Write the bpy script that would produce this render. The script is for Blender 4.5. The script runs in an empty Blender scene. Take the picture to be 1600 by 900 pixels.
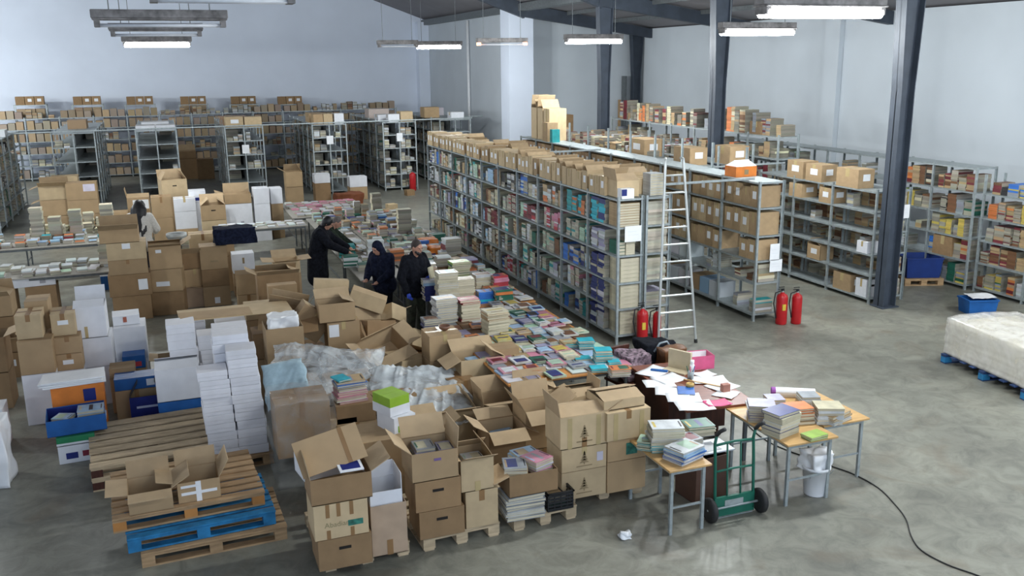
import bpy, bmesh, math, random
from math import sin, cos, radians, pi, sqrt, atan2
from mathutils import Vector, Matrix, Euler, noise
random.seed(7)
COL = bpy.context.scene.collection
SC = bpy.context.scene
# ------------------------------------------------------------------ camera (pinhole solved from the photograph, 1600x900)
F = 1430.0; YAW = radians(20.5); PIT = radians(13.9); ROL = radians(-.7); CH = 4.6
fw = Vector((sin(YAW)*cos(PIT), cos(YAW)*cos(PIT), -sin(PIT)))
r0 = Vector((cos(YAW), -sin(YAW), 0)); u0 = r0.cross(fw)
rt = r0*cos(ROL)+u0*sin(ROL); up = u0*cos(ROL)-r0*sin(ROL)
CAMP = Vector((0, 0, CH))
def proj(p):
    v = Vector(p)-CAMP; z = v.dot(fw)
    return 800+F*v.dot(rt)/z, 450-F*v.dot(up)/z
def ray(x, y): return fw*F+rt*(x-800)-up*(y-450)
def at(x, y, z=0):
    d = ray(x, y); t = (z-CH)/d.z; return Vector((d.x*t, d.y*t, z))
def atY(x, y, Y):
    d = ray(x, y); t = Y/d.y; return Vector((d.x*t, Y, CH+d.z*t))
cd = bpy.data.cameras.new('camera'); cam = bpy.data.objects.new('camera', cd); COL.objects.link(cam)
cd.lens = F/1600*36; cd.sensor_width = 36; cd.clip_end = 200
m = Matrix((rt, up, -fw)).transposed().to_4x4(); m.translation = CAMP
cam.matrix_world = m; SC.camera = cam

# ------------------------------------------------------------------ materials
MATS = {}
def mat(name, col, rough=.6, metal=0, var=.06, scale=6, bump=0, rnd=0, spec=.4, emis=None, es=0, stretch=(1,1,1)):
    if name in MATS: return MATS[name]
    m = bpy.data.materials.new(name); m.use_nodes = True; n = m.node_tree.nodes; l = m.node_tree.links
    b = n['Principled BSDF']; b.inputs['Roughness'].default_value = rough; b.inputs['Metallic'].default_value = metal
    b.inputs['Specular IOR Level'].default_value = spec
    tc = n.new('ShaderNodeTexCoord'); mp = n.new('ShaderNodeMapping'); mp.inputs['Scale'].default_value = stretch
    nz = n.new('ShaderNodeTexNoise'); nz.inputs['Scale'].default_value = scale; nz.inputs['Detail'].default_value = 3
    l.new(tc.outputs['Object'], mp.inputs[0]); l.new(mp.outputs[0], nz.inputs['Vector'])
    cr = n.new('ShaderNodeValToRGB')
    c0 = [max(0, c*(1-var*1.6)) for c in col]; c1 = [min(1, c*(1+var*1.6)) for c in col]
    cr.color_ramp.elements[0].position = .3; cr.color_ramp.elements[1].position = .7
    cr.color_ramp.elements[0].color = (*c0, 1); cr.color_ramp.elements[1].color = (*c1, 1)
    l.new(nz.outputs['Fac'], cr.inputs[0]); out = cr.outputs[0]
    if rnd:
        oi = n.new('ShaderNodeObjectInfo'); hs = n.new('ShaderNodeHueSaturation'); mr = n.new('ShaderNodeMapRange')
        mr.inputs['To Min'].default_value = 1-rnd; mr.inputs['To Max'].default_value = 1+rnd
        l.new(oi.outputs['Random'], mr.inputs[0]); l.new(mr.outputs[0], hs.inputs['Value']); l.new(out, hs.inputs['Color']); out = hs.outputs[0]
    l.new(out, b.inputs['Base Color'])
    if bump:
        bp = n.new('ShaderNodeBump'); bp.inputs['Strength'].default_value = bump; bp.inputs['Distance'].default_value = .02
        l.new(nz.outputs['Fac'], bp.inputs['Height']); l.new(bp.outputs[0], b.inputs['Normal'])
    if emis: b.inputs['Emission Color'].default_value = (*emis, 1); b.inputs['Emission Strength'].default_value = es
    MATS[name] = m; return m
def srgb(r, g, b):
    f = lambda c: (c/255/12.92 if c <= 10 else ((c/255+.055)/1.055)**2.4)
    return (f(r), f(g), f(b))
KRAFT = mat('kraft', (.37,.255,.14), .8, var=.05, scale=4, rnd=.14, bump=.1)
KRAFTIN = mat('kraft_inside', (.44,.32,.19), .85, var=.05, rnd=.1)
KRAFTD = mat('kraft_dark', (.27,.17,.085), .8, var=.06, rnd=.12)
KRAFTP = mat('kraft_pale', (.49,.37,.22), .8, var=.05, rnd=.1)
TAPE = mat('brown_tape', (.25,.14,.06), .35, var=.05)
TAPEC = mat('clear_tape', (.44,.34,.17), .25, var=.05)
WBOX = mat('white_board', (.68,.69,.72), .65, var=.03, rnd=.06)
STICK = mat('sticker', (.74,.76,.78), .5, var=.02)
DARK = mat('dark_gap', (.015,.012,.01), .9)
INK = mat('print_ink', (.27,.20,.11), .8)
PAPER = mat('paper', (.80,.81,.82), .6, var=.02)
PAGES = mat('book_pages', (.52,.47,.35), .8, var=.08, scale=30, rnd=.12, stretch=(.3,.3,8))
STEEL = mat('galvanised_steel', (.34,.38,.385), .45, .35, var=.1, scale=14)
STEELD = mat('dull_steel', (.16,.175,.18), .5, .4, var=.1, scale=12)
NAVYST = mat('blue_grey_steel_paint', (.046,.058,.078), .55, .0, var=.12, scale=3)
ALU = mat('aluminium', (.46,.48,.47), .4, .5, var=.06)
WOODP = mat('pallet_wood', (.45,.35,.225), .85, var=.14, scale=5, bump=.2, rnd=.1, stretch=(1,6,6))
WOODB = mat('pallet_wood_brown', (.36,.235,.125), .85, var=.16, scale=5, bump=.2, rnd=.1, stretch=(1,6,6))
WOODO = mat('orange_wood', (.50,.22,.06), .5, var=.1, scale=4, stretch=(1,5,1))
WOODY = mat('yellow_desk_laminate', (.52,.32,.13), .4, var=.08, scale=4, stretch=(1,5,1))
BLUEP = mat('blue_pallet_paint', (.018,.17,.36), .7, var=.2, scale=8)
MAHOG = mat('dark_red_wood', (.065,.022,.014), .4, var=.2, scale=5, stretch=(6,1,1))
MAHOT = mat('red_brown_wood', (.17,.05,.025), .35, var=.15, scale=5, stretch=(1,6,1))
RED = mat('extinguisher_red', (.42,.012,.016), .3, var=.05)
BLACKR = mat('black_rubber', (.02,.02,.02), .6)
BLACKF = mat('black_cloth', (.009,.010,.014), .95, var=.3, scale=20, spec=.1)
NAVYF = mat('navy_cloth', (.010,.013,.028), .95, var=.3, scale=20, spec=.1)
GREENF = mat('dark_green_cloth', (.02,.028,.02), .95, var=.3, scale=20, spec=.1)
OLIVEF = mat('olive_trousers', (.055,.06,.045), .95, var=.2, scale=14, spec=.1)
CREAMF = mat('off_white_knit', (.56,.54,.50), .95, var=.1, scale=40, spec=.1)
SKIN = mat('skin', (.42,.22,.15), .55, var=.05, scale=10)
HAIRB = mat('black_hair', (.010,.009,.010), .45, var=.4, scale=60)
HAIRG = mat('greying_hair', (.12,.10,.09), .7, var=.3, scale=60)
GLOVE = mat('blue_nitrile_glove', (.02,.06,.45), .4)
GREENM = mat('green_truck_paint', (.010,.115,.075), .4, var=.08)
WPLAST = mat('white_plastic', (.78,.79,.80), .35, var=.02)
BPLAST = mat('black_plastic', (.012,.013,.015), .45, var=.2)
BLUECR = mat('blue_plastic', (.012,.10,.33), .45, var=.1)
NAVYCR = mat('navy_print', (.012,.022,.16), .4, var=.1)
PINK = mat('pink_card', (.62,.10,.22), .55, var=.1)
TURQ = mat('turquoise_print', (.01,.40,.50), .3, var=.05)
GREENL = mat('lime_print', (.25,.42,.03), .5)
ORANGE = mat('orange_print', (.68,.20,.03), .5, var=.08)
CLOTHB = mat('pale_blue_cloth', (.33,.45,.51), .9, var=.08, scale=12, bump=.3)
TILEC = mat('teal_label', (.03,.16,.12), .6, var=.3, scale=20)
def film(name, col, a, rough=.3):
    m = bpy.data.materials.new(name); m.use_nodes = True; n = m.node_tree.nodes; l = m.node_tree.links
    b = n['Principled BSDF']; b.inputs['Base Color'].default_value = (*col, 1); b.inputs['Roughness'].default_value = rough
    b.inputs['Specular IOR Level'].default_value = .8
    nz = n.new('ShaderNodeTexNoise'); nz.inputs['Scale'].default_value = 3.5; nz.inputs['Detail'].default_value = 5; nz.inputs['Distortion'].default_value = 1.2
    mr = n.new('ShaderNodeMapRange'); mr.inputs['To Min'].default_value = max(0, a-.2); mr.inputs['To Max'].default_value = min(1, a+.25)
    mr.inputs['From Min'].default_value = .3; mr.inputs['From Max'].default_value = .7
    tc = n.new('ShaderNodeTexCoord'); l.new(tc.outputs['Object'], nz.inputs['Vector'])
    bp = n.new('ShaderNodeBump'); bp.inputs['Strength'].default_value = .12; bp.inputs['Distance'].default_value = .02
    l.new(nz.outputs['Fac'], mr.inputs[0]); l.new(mr.outputs[0], b.inputs['Alpha']); l.new(nz.outputs['Fac'], bp.inputs['Height']); l.new(bp.outputs[0], b.inputs['Normal'])
    MATS[name] = m; return m
FILM = film('polythene_film', (.70,.75,.77), .26)
FILMD = film('thin_clear_film', (.50,.54,.55), .06, .12)
WRAPF = film('stretch_wrap', (.80,.78,.74), .45, .15)
def vcol_mat():
    m = bpy.data.materials.new('printed_covers'); m.use_nodes = True; n = m.node_tree.nodes; l = m.node_tree.links
    a = n.new('ShaderNodeAttribute'); a.attribute_name = 'cover'; b = n['Principled BSDF']; b.inputs['Roughness'].default_value = .55
    l.new(a.outputs['Color'], b.inputs['Base Color']); return m
VCOL = vcol_mat()

# ------------------------------------------------------------------ mesh builder
class MB:
    def __init__(s): s.v = []; s.f = []; s.m = []; s.mats = []
    def mi(s, m):
        if m not in s.mats: s.mats.append(m)
        return s.mats.index(m)
    def poly(s, pts, faces, m):
        k = len(s.v); s.v += [tuple(p) for p in pts]; i = s.mi(m)
        for f in faces: s.f.append([k+a for a in f]); s.m.append(i)
        return s
    def box(s, x0, y0, z0, x1, y1, z1, m, M=None):
        p = [(x0,y0,z0),(x1,y0,z0),(x1,y1,z0),(x0,y1,z0),(x0,y0,z1),(x1,y0,z1),(x1,y1,z1),(x0,y1,z1)]
        if M: p = [M @ Vector(q) for q in p]
        return s.poly(p, [(0,3,2,1),(4,5,6,7),(0,1,5,4),(1,2,6,5),(2,3,7,6),(3,0,4,7)], m)
    def rod(s, a, b, r, m, n=8, r2=None, cap=True):
        a = Vector(a); b = Vector(b); d = (b-a).normalized(); r2 = r if r2 is None else r2
        x = d.orthogonal().normalized(); y = d.cross(x); pts = []
        for c, q in ((a, r), (b, r2)):
            for i in range(n):
                t = 2*pi*i/n; pts.append(c+x*q*cos(t)+y*q*sin(t))
        fs = [(i, (i+1) % n, n+(i+1) % n, n+i) for i in range(n)]
        if cap: fs += [tuple(range(n))[::-1], tuple(range(n, 2*n))]
        return s.poly(pts, fs, m)
    def tube(s, pts, r, m, n=8):
        pts = [Vector(p) for p in pts]; P = []; x = None
        for i, p in enumerate(pts):
            d = (pts[min(i+1, len(pts)-1)]-pts[max(i-1, 0)]).normalized()
            x = d.orthogonal().normalized() if x is None else (x-d*x.dot(d)).normalized()
            y = d.cross(x)
            for j in range(n):
                t = 2*pi*j/n; P.append(p+x*r*cos(t)+y*r*sin(t))
        fs = []
        for i in range(len(pts)-1):
            for j in range(n): fs.append((i*n+j, i*n+(j+1) % n, (i+1)*n+(j+1) % n, (i+1)*n+j))
        fs += [tuple(range(n))[::-1], tuple(range((len(pts)-1)*n, len(pts)*n))]
        return s.poly(P, fs, m)
    def lathe(s, prof, m, n=20, c=(0,0,0)):
        P = []; 
        for r, z in prof:
            for j in range(n):
                t = 2*pi*j/n; P.append((c[0]+r*cos(t), c[1]+r*sin(t), c[2]+z))
        fs = []
        for i in range(len(prof)-1):
            for j in range(n): fs.append((i*n+j, i*n+(j+1) % n, (i+1)*n+(j+1) % n, (i+1)*n+j))
        if prof[0][0] > 1e-4: fs.append(tuple(range(n))[::-1])
        if prof[-1][0] > 1e-4: fs.append(tuple(range((len(prof)-1)*n, len(prof)*n)))
        return s.poly(P, fs, m)
    def mesh(s, name, smooth=False):
        me = bpy.data.meshes.new(name); me.from_pydata(s.v, [], s.f)
        for m in s.mats: me.materials.append(m)
        me.polygons.foreach_set('material_index', s.m)
        if smooth: me.polygons.foreach_set('use_smooth', [True]*len(s.f))
        me.update(); return me
    def build(s, name, parent=None, smooth=False, loc=(0,0,0)):
        return link(name, s.mesh(name, smooth), parent, loc)
def link(name, me, parent=None, loc=(0,0,0), rot=None, scale=None):
    o = bpy.data.objects.new(name, me); COL.objects.link(o); o.location = loc
    if rot: o.rotation_euler = rot
    if scale: o.scale = scale
    if parent is not None: o.parent = parent
    return o
def tag(o, label=None, cat=None, group=None, kind=None):
    if label: o['label'] = label
    if cat: o['category'] = cat
    if group: o['group'] = group
    if kind: o['kind'] = kind
    return o
def empty(name, loc=(0,0,0), rz=0, label=None, cat=None, group=None, rot=None):
    o = bpy.data.objects.new(name, None); COL.objects.link(o); o.location = loc; o.rotation_euler = rot or (0,0,rz)
    o.empty_display_size = .1
    return tag(o, label, cat, group)
def soft(o, w=.006, seg=2):
    b = o.modifiers.new('bevel', 'BEVEL'); b.width = w; b.segments = seg; b.limit_method = 'ANGLE'; return o
ORD = ['first','second','third','fourth','fifth','sixth','seventh','eighth','ninth','tenth','eleventh','twelfth','thirteenth','fourteenth']

# ------------------------------------------------------------------ setting
def floor_mat():
    m = bpy.data.materials.new('concrete_floor'); m.use_nodes = True; n = m.node_tree.nodes; l = m.node_tree.links; b = n['Principled BSDF']
    tc = n.new('ShaderNodeTexCoord'); 
    def nz(sc, det=5, dist=0, rough=.55):
        a = n.new('ShaderNodeTexNoise'); a.inputs['Scale'].default_value = sc; a.inputs['Detail'].default_value = det
        a.inputs['Distortion'].default_value = dist; a.inputs['Roughness'].default_value = rough; l.new(tc.outputs['Object'], a.inputs['Vector']); return a
    def ramp(src, stops):
        r = n.new('ShaderNodeValToRGB'); e = r.color_ramp.elements
        while len(e) < len(stops): e.new(.5)
        for q, (p, c) in zip(e, stops): q.position = p; q.color = (*c, 1)
        l.new(src, r.inputs[0]); return r.outputs[0]
    base = ramp(nz(.45, 6, .6).outputs['Fac'], [(.30,(.15,.148,.125)),(.5,(.205,.205,.172)),(.7,(.27,.265,.22))])
    fine = ramp(nz(3.2, 8, 1.0, .7).outputs['Fac'], [(.32,(.66,.66,.66)),(.6,(1.10,1.10,1.08))])
    stain = ramp(nz(.9, 4, 1.8).outputs['Fac'], [(.55,(0,0,0)),(.75,(1,1,1))])
    mx = n.new('ShaderNodeMixRGB'); mx.blend_type = 'MULTIPLY'; mx.inputs[0].default_value = 1; l.new(base, mx.inputs[1]); l.new(fine, mx.inputs[2])
    m2 = n.new('ShaderNodeMixRGB'); l.new(stain, m2.inputs[0]); l.new(mx.outputs[0], m2.inputs[1]); m2.inputs[2].default_value = (.15,.12,.085,1)
    ml = n.new('ShaderNodeMath'); ml.operation = 'MULTIPLY'; ml.inputs[1].default_value = .6; l.new(stain, ml.inputs[0]); l.new(ml.outputs[0], m2.inputs[0])
    l.new(m2.outputs[0], b.inputs['Base Color'])
    rr = n.new('ShaderNodeMapRange'); rr.inputs['To Min'].default_value = .28; rr.inputs['To Max'].default_value = .6; l.new(nz(1.4).outputs['Fac'], rr.inputs[0]); l.new(rr.outputs[0], b.inputs['Roughness'])
    return m
FLOOR = floor_mat()
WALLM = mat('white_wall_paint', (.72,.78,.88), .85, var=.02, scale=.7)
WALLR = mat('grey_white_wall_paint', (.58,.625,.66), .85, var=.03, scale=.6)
ROOFM = mat('roof_sheet', (.24,.23,.24), .8, var=.06, scale=.5)
def struct(name, mb, smooth=False): o = mb.build(name, smooth=smooth); o['kind'] = 'structure'; return o
XS, YR, YL, XR, ZE = 12.5, 33.0, 45.0, 17.7, 5.75
struct('floor', MB().box(-16, -4, -.2, 18.2, 46, 0, FLOOR))
def gz(x): return 6.6 + (XS-x)*.36
struct('wall_back', MB().poly([(-16,YL,0),(XS,YL,0),(XS,YL,gz(XS)),(2,YL,gz(2)),(-16,YL,gz(2)-3),(-16,YL+.3,0),(XS,YL+.3,0),(XS,YL+.3,gz(XS)),(2,YL+.3,gz(2)),(-16,YL+.3,gz(2)-3)],
    [(0,1,2,3,4),(9,8,7,6,5),(0,5,6,1),(1,6,7,2),(2,7,8,3),(3,8,9,4),(4,9,5,0)], WALLM))
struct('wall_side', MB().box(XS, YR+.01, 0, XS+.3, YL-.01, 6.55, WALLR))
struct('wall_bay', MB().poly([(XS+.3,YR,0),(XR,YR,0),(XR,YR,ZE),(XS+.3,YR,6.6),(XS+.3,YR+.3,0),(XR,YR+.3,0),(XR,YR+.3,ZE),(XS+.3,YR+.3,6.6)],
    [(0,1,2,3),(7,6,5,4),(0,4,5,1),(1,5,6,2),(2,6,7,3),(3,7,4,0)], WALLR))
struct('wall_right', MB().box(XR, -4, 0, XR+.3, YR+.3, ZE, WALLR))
k = 0
for Y in (27.3, 21.4, 12.6):
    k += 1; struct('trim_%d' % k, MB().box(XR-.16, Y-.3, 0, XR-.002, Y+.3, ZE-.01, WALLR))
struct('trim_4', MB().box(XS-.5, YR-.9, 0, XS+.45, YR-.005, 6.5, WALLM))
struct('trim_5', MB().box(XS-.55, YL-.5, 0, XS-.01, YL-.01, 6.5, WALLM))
# roof sheets with ribs
mb = MB()
def slab(mb, x0, z0, x1, z1, y0, y1, t, m):
    mb.poly([(x0,y0,z0),(x1,y0,z1),(x1,y1,z1),(x0,y1,z0),(x0,y0,z0+t),(x1,y0,z1+t),(x1,y1,z1+t),(x0,y1,z0+t)],
            [(0,3,2,1),(4,5,6,7),(0,1,5,4),(1,2,6,5),(2,3,7,6),(3,0,4,7)], m)
slab(mb, 2, gz(2), XS, 6.62, -4, YL+.3, .12, ROOFM); slab(mb, -16, gz(2)-6.5, 2, gz(2), -4, YL+.3, .12, ROOFM)
slab(mb, XS, 6.62, XR+.3, ZE, -4, YR+.3, .12, ROOFM)
struct('ceiling', mb)
# steel portal frames
def tapered_col(x, y, top, lab):
    t = empty('steel_column', (x, y, 0), 0, lab, 'column')
    def ih(w0, d0, z0, w1, d1, z1):
        mb = MB(); tf = .018
        def pr(a0, b0, a1, b1, c0, e0, c1, e1):
            mb.poly([(a0,b0,z0),(a1,b0,z0),(a1,b1,z0),(a0,b1,z0),(c0,e0,z1),(c1,e0,z1),(c1,e1,z1),(c0,e1,z1)],
                    [(0,3,2,1),(4,5,6,7),(0,1,5,4),(1,2,6,5),(2,3,7,6),(3,0,4,7)], NAVYST)
        pr(-w0/2,-d0/2,-w0/2+tf,d0/2, -w1/2,-d1/2,-w1/2+tf,d1/2)
        pr(w0/2-tf,-d0/2,w0/2,d0/2, w1/2-tf,-d1/2,w1/2,d1/2)
        pr(-w0/2,-.01,w0/2,.01, -w1/2,-.01,w1/2,.01)
        return mb
    ih(.30,.26,0,.30,.26,4.0).build('shaft', t); ih(.30,.26,4.0,.50,.26,top).build('haunch', t)
    MB().box(-.2,-.17,0,.2,.17,.02,NAVYST).build('base_plate', t)
    return t
for y, s in ((13.25,'dark steel column in front of the half-empty shelving, foot on bare floor'),(19.4,'dark steel column rising behind the orange box on the shelf run'),(25.6,'dark steel column beside the yellow upright cartons')):
    tapered_col(12.50 if y < 14 else 12.62, y, 6.55, s)
tapered_col(XR-.3, YR-.5, ZE-.15, 'dull steel column in the far corner of the bay')
t = 0
for y in (13.25, 19.4, 25.6, 31.9):
    mb = MB(); 
    mb.poly([(XS,y-.1,6.15),(XR,y-.1,ZE-.35),(XR,y+.1,ZE-.35),(XS,y+.1,6.15),(XS,y-.1,6.6),(XR,y-.1,ZE-.02),(XR,y+.1,ZE-.02),(XS,y+.1,6.6)],
            [(0,3,2,1),(4,5,6,7),(0,1,5,4),(1,2,6,5),(2,3,7,6),(3,0,4,7)], NAVYST)
    mb.poly([(XS,y-.1,6.1),(2,y-.1,gz(2)-.5),(2,y+.1,gz(2)-.5),(XS,y+.1,6.1),(XS,y-.1,6.6),(2,y-.1,gz(2)-.02),(2,y+.1,gz(2)-.02),(XS,y+.1,6.6)],
            [(0,1,2,3),(4,7,6,5),(0,4,5,1),(1,5,6,2),(2,6,7,3),(3,7,4,0)], NAVYST)
    t += 1; struct('trim_%d' % (10+t), mb)
struct('trim_20', MB().box(XS-.25, 0, 6.35, XS+.15, YL-.05, 6.6, STEELD))
for i, x in enumerate((14.2, 15.9)):
    z = 6.62+(x-XS)*(ZE-6.62)/(XR+.3-XS); struct('trim_%d' % (21+i), MB().box(x-.04, 0, z-.14, x+.04, YR-.02, z-.01, STEELD))
tag(MB().rod((XS-.08, 38.2, 0), (XS-.08, 38.2, 6.3), .06, WPLAST, 12).build('downpipe', smooth=True), 'thin white pipe running up the inner side wall', 'pipe')
tag(MB().box(17.0, YR-.35, 0, 17.1, YR-.1, 4.0, STEELD).box(16.8, YR-.3, 0, 16.88, YR-.2, 3.1, WOODB).build('leaning_boards'), 'dark boards standing upright in the far corner of the bay', 'board')

# ------------------------------------------------------------------ lamps
GLOW = mat('lit_tube', (1,1,1), .3, emis=(.93,.98,1.0), es=30)
DEAD = mat('unlit_tube', (.62,.64,.68), .3)
ORGE = mat('warm_tube_end', (1,.45,.2), .3, emis=(1,.35,.12), es=5)
RUST = mat('dusty_lamp_housing', (.20,.19,.185), .8, var=.3, scale=9)
def lamp(x, y, ln, lab, state='lit', vis=True, z=5.1, power=330):
    t = empty('hanging_lamp', (x, y, z), 0, lab, 'lamp')
    soft(MB().box(-ln/2-.06,-.09,.05,ln/2+.06,.09,.15,RUST).box(-ln/2-.05,-.13,.03,ln/2+.05,.13,.05,RUST).build('housing', t), .01)
    tm = GLOW if state == 'lit' else DEAD
    for s in (-1, 1):
        MB().rod((-ln/2,.055*s,-.03),(ln/2,.055*s,-.03),.056 if state=='lit' else .02,tm,12).build('fluorescent_tube', t, True)  # lit tubes thickened so their shape stands in for the bloom
        MB().rod((s*ln*.4,0,.15),(s*ln*.4,0,2.0 if x < 10 else 1.2),.007,STEELD,6).build('hanger_wire', t)
        MB().box(s*ln/2-.02*0-.03,-.1,-.05,s*ln/2+.03,.1,.05,ORGE if state=='dying' else RUST).build('end_cap', t)
    if state == 'lit':
        for q in (-.3, .3):
            ld = bpy.data.lights.new('lamp_light', 'POINT'); ld.shadow_soft_size = .12; ld.energy = power*.75; ld.color = (.93,.98,1.0)
            lo = bpy.data.objects.new('lamp_light', ld); COL.objects.link(lo); lo.parent = t; lo.location = (ln*q,0,-.18)
    return t
lamp(6.8, 8.5, 1.5, 'long glowing strip lamp nearest the camera beside the tall steel column')
lamp(10.5, 14.9, 1.5, 'glowing strip lamp hanging in front of the middle steel column')
lamp(10.5, 21.9, 1.5, 'glowing strip lamp crossing the farthest dark steel column')
lamp(8.4, 28.8, 1.4, 'small glowing strip lamp between two unlit fixtures')
lamp(.06, 23.3, 1.4, 'glowing strip lamp below two unlit fixtures on the deep wall side')
lamp(.1, 12.2, 1.42, 'unlit dusty strip lamp with white tubes, the large lower one', 'off')
lamp(.05, 16.0, 1.28, 'short unlit dusty strip lamp just above the glowing one', 'off')
lamp(.55, 8.0, 1.05, 'pale strip lamp cut off by the top of the picture', 'off', z=5.13)
lamp(6.7, 27.3, 1.1, 'thin unlit strip lamp hanging before the far white wall', 'off')
lamp(9.25, 25.3, 1.4, 'dying strip lamp with orange glowing ends', 'dying')
for x, y in ((3.5, 2.0), (10.5, 5.0), (-8.5, 15), (-8, 24), (-9, 31), (-9, 38), (14.5, 8.5)):  # unseen lamps added to brighten the floor and the back wall
    lamp(x, y, 1.5, 'added strip lamp outside the picture, brightening the hall', power=120 if x == 3.5 else (620 if y > 30 else 330), z=5.1)['group'] = 'added strip lamps outside the picture'
# added sky fill; unseen front and left walls left out to admit it
w = bpy.data.worlds.new('World'); SC.world = w; w.use_nodes = True
w.node_tree.nodes['Background'].inputs[0].default_value = (.62,.74,.92,1); w.node_tree.nodes['Background'].inputs[1].default_value = 1.6
vs = SC.view_settings; vs.view_transform = 'Standard'; vs.look = 'None'; vs.exposure = 0.2; vs.gamma = 1; vs.use_curve_mapping = False

# ------------------------------------------------------------------ shelving
def post_mesh(h):
    return MB().box(-.02,-.02,0,.02,-.016,h,STEEL).box(-.02,-.02,0,-.016,.02,h,STEEL).box(-.025,-.025,0,.025,.025,.006,STEEL).mesh('post')
def board_mesh(w, d, m=None):
    m = m or STEEL; t = .03; mb = MB().box(-w/2,-d/2,t-.004,w/2,d/2,t,m)
    mb.box(-w/2,-d/2,0,w/2,-d/2+.003,t,m).box(-w/2,d/2-.003,0,w/2,d/2,t,m).box(-w/2,-d/2,0,-w/2+.003,d/2,t,m).box(w/2-.003,-d/2,0,w/2,d/2,t,m)
    return mb.mesh('shelf_board')
def run(lab, x0, x1, ys, levels, ptop, cat='shelving', tall=None, axis='y', skip=(), name='shelving_run', bm=None):
    """bays between consecutive ys; boards at every level (top surface)"""
    if axis == 'y': root = empty(name, (x0, ys[0], 0), 0, lab, cat)
    else: root = empty(name, (ys[0], x0, 0), 0, lab, cat)
    pm = post_mesh(ptop); W = x1-x0; bms = {}
    tm = post_mesh(tall[1]) if tall else None
    for i, y in enumerate(ys):
        for q, x in enumerate((.025, W-.025)):
            s = (1 if q == 0 else -1)
            me = tm if tall and q == 1 and i in tall[0] else pm
            o = link('post', me, root, (x, y-ys[0], 0) if axis == 'y' else (y-ys[0], x, 0), (0, 0, 0 if q == 0 else pi))
    for i in range(len(ys)-1):
        ln = round(ys[i+1]-ys[i]-.006, 3)
        if ln not in bms: bms[ln] = board_mesh(W, ln, bm) if axis == 'y' else board_mesh(ln, W, bm)
        for k, z in enumerate(levels):
            if (i, k) in skip: continue
            c = (ys[i]+ys[i+1])/2-ys[0]
            link('shelf_board', bms[ln], root, (W/2, c, z-.03) if axis == 'y' else (c, W/2, z-.03))
    return root
# ------------------------------------------------------------------ colours of covers
PAL = {'white': (.52,.54,.55), 'cream': (.52,.48,.34), 'tan': (.40,.28,.15), 'brown': (.16,.075,.035), 'maroon': (.15,.022,.03),
 'red': (.38,.035,.045), 'orange': (.55,.17,.05), 'yellow': (.52,.40,.09), 'lime green': (.24,.38,.06), 'dark green': (.015,.11,.07),
 'teal': (.02,.26,.27), 'turquoise': (.02,.38,.47), 'pale blue': (.30,.45,.60), 'blue': (.03,.14,.46), 'navy': (.018,.028,.14),
 'purple': (.14,.07,.26), 'pink': (.50,.20,.27), 'grey': (.26,.28,.30), 'black': (.02,.02,.022), 'pale green': (.36,.50,.38), 'violet grey':(.27,.26,.36)}
class Stuff:
    def __init__(s): s.v = []; s.f = []; s.c = []
    def block(s, x, y, z, w, d, h, yaw, fc):
        """fc = colours of bottom, top, front(-y), right, back, left"""
        c, q = cos(yaw), sin(yaw); k = len(s.v)
        for dz in (0, h):
            for dx, dy in ((-w/2,-d/2),(w/2,-d/2),(w/2,d/2),(-w/2,d/2)):
                s.v.append((x+dx*c-dy*q, y+dx*q+dy*c, z+dz))
        for f, col in zip(((0,3,2,1),(4,5,6,7),(0,1,5,4),(1,2,6,5),(2,3,7,6),(3,0,4,7)), fc):
            s.f.append([k+a for a in f]); s.c.append(col)
    def build(s, name, label, cat):
        me = bpy.data.meshes.new(name); me.from_pydata(s.v, [], s.f); me.materials.append(VCOL)
        a = me.color_attributes.new('cover', 'FLOAT_COLOR', 'CORNER'); buf = []
        for c in s.c: buf += [c[0], c[1], c[2], 1.0]*4
        a.data.foreach_set('color', buf); me.update()
        return tag(link(name, me), label, cat, None, 'stuff')
SB = Stuff(); SCN = Stuff()
def vary(c, a=.18): 
    k = 1+random.uniform(-a, a); return tuple(min(1, v*k*(1+random.uniform(-.05,.05))) for v in c)
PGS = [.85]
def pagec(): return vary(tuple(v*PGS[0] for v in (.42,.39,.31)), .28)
def sbook(x, y, z, w, d, h, yaw, cn, spine=0, stand=False):
    c = vary(PAL[cn]); p = pagec()
    if stand: fc = [p, p, p, c, p, c]; fc[(2, 4)[spine % 2]] = c
    else:
        fc = [c, c, p, p, p, p]; fc[2+spine % 4] = c
    SB.block(x, y, z, w, d, h, yaw, fc)
SHELFPAL = [['white','cream','grey'],['dark green','white','cream'],['navy','blue','white'],['maroon','brown','cream'],['teal','white','pale green'],['grey','white','black'],
            ['violet grey','white','grey'],['cream','tan','white'],['pale green','white','teal'],['red','white','pink'],['tan','brown','cream'],['white','white','pale blue']]
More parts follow.
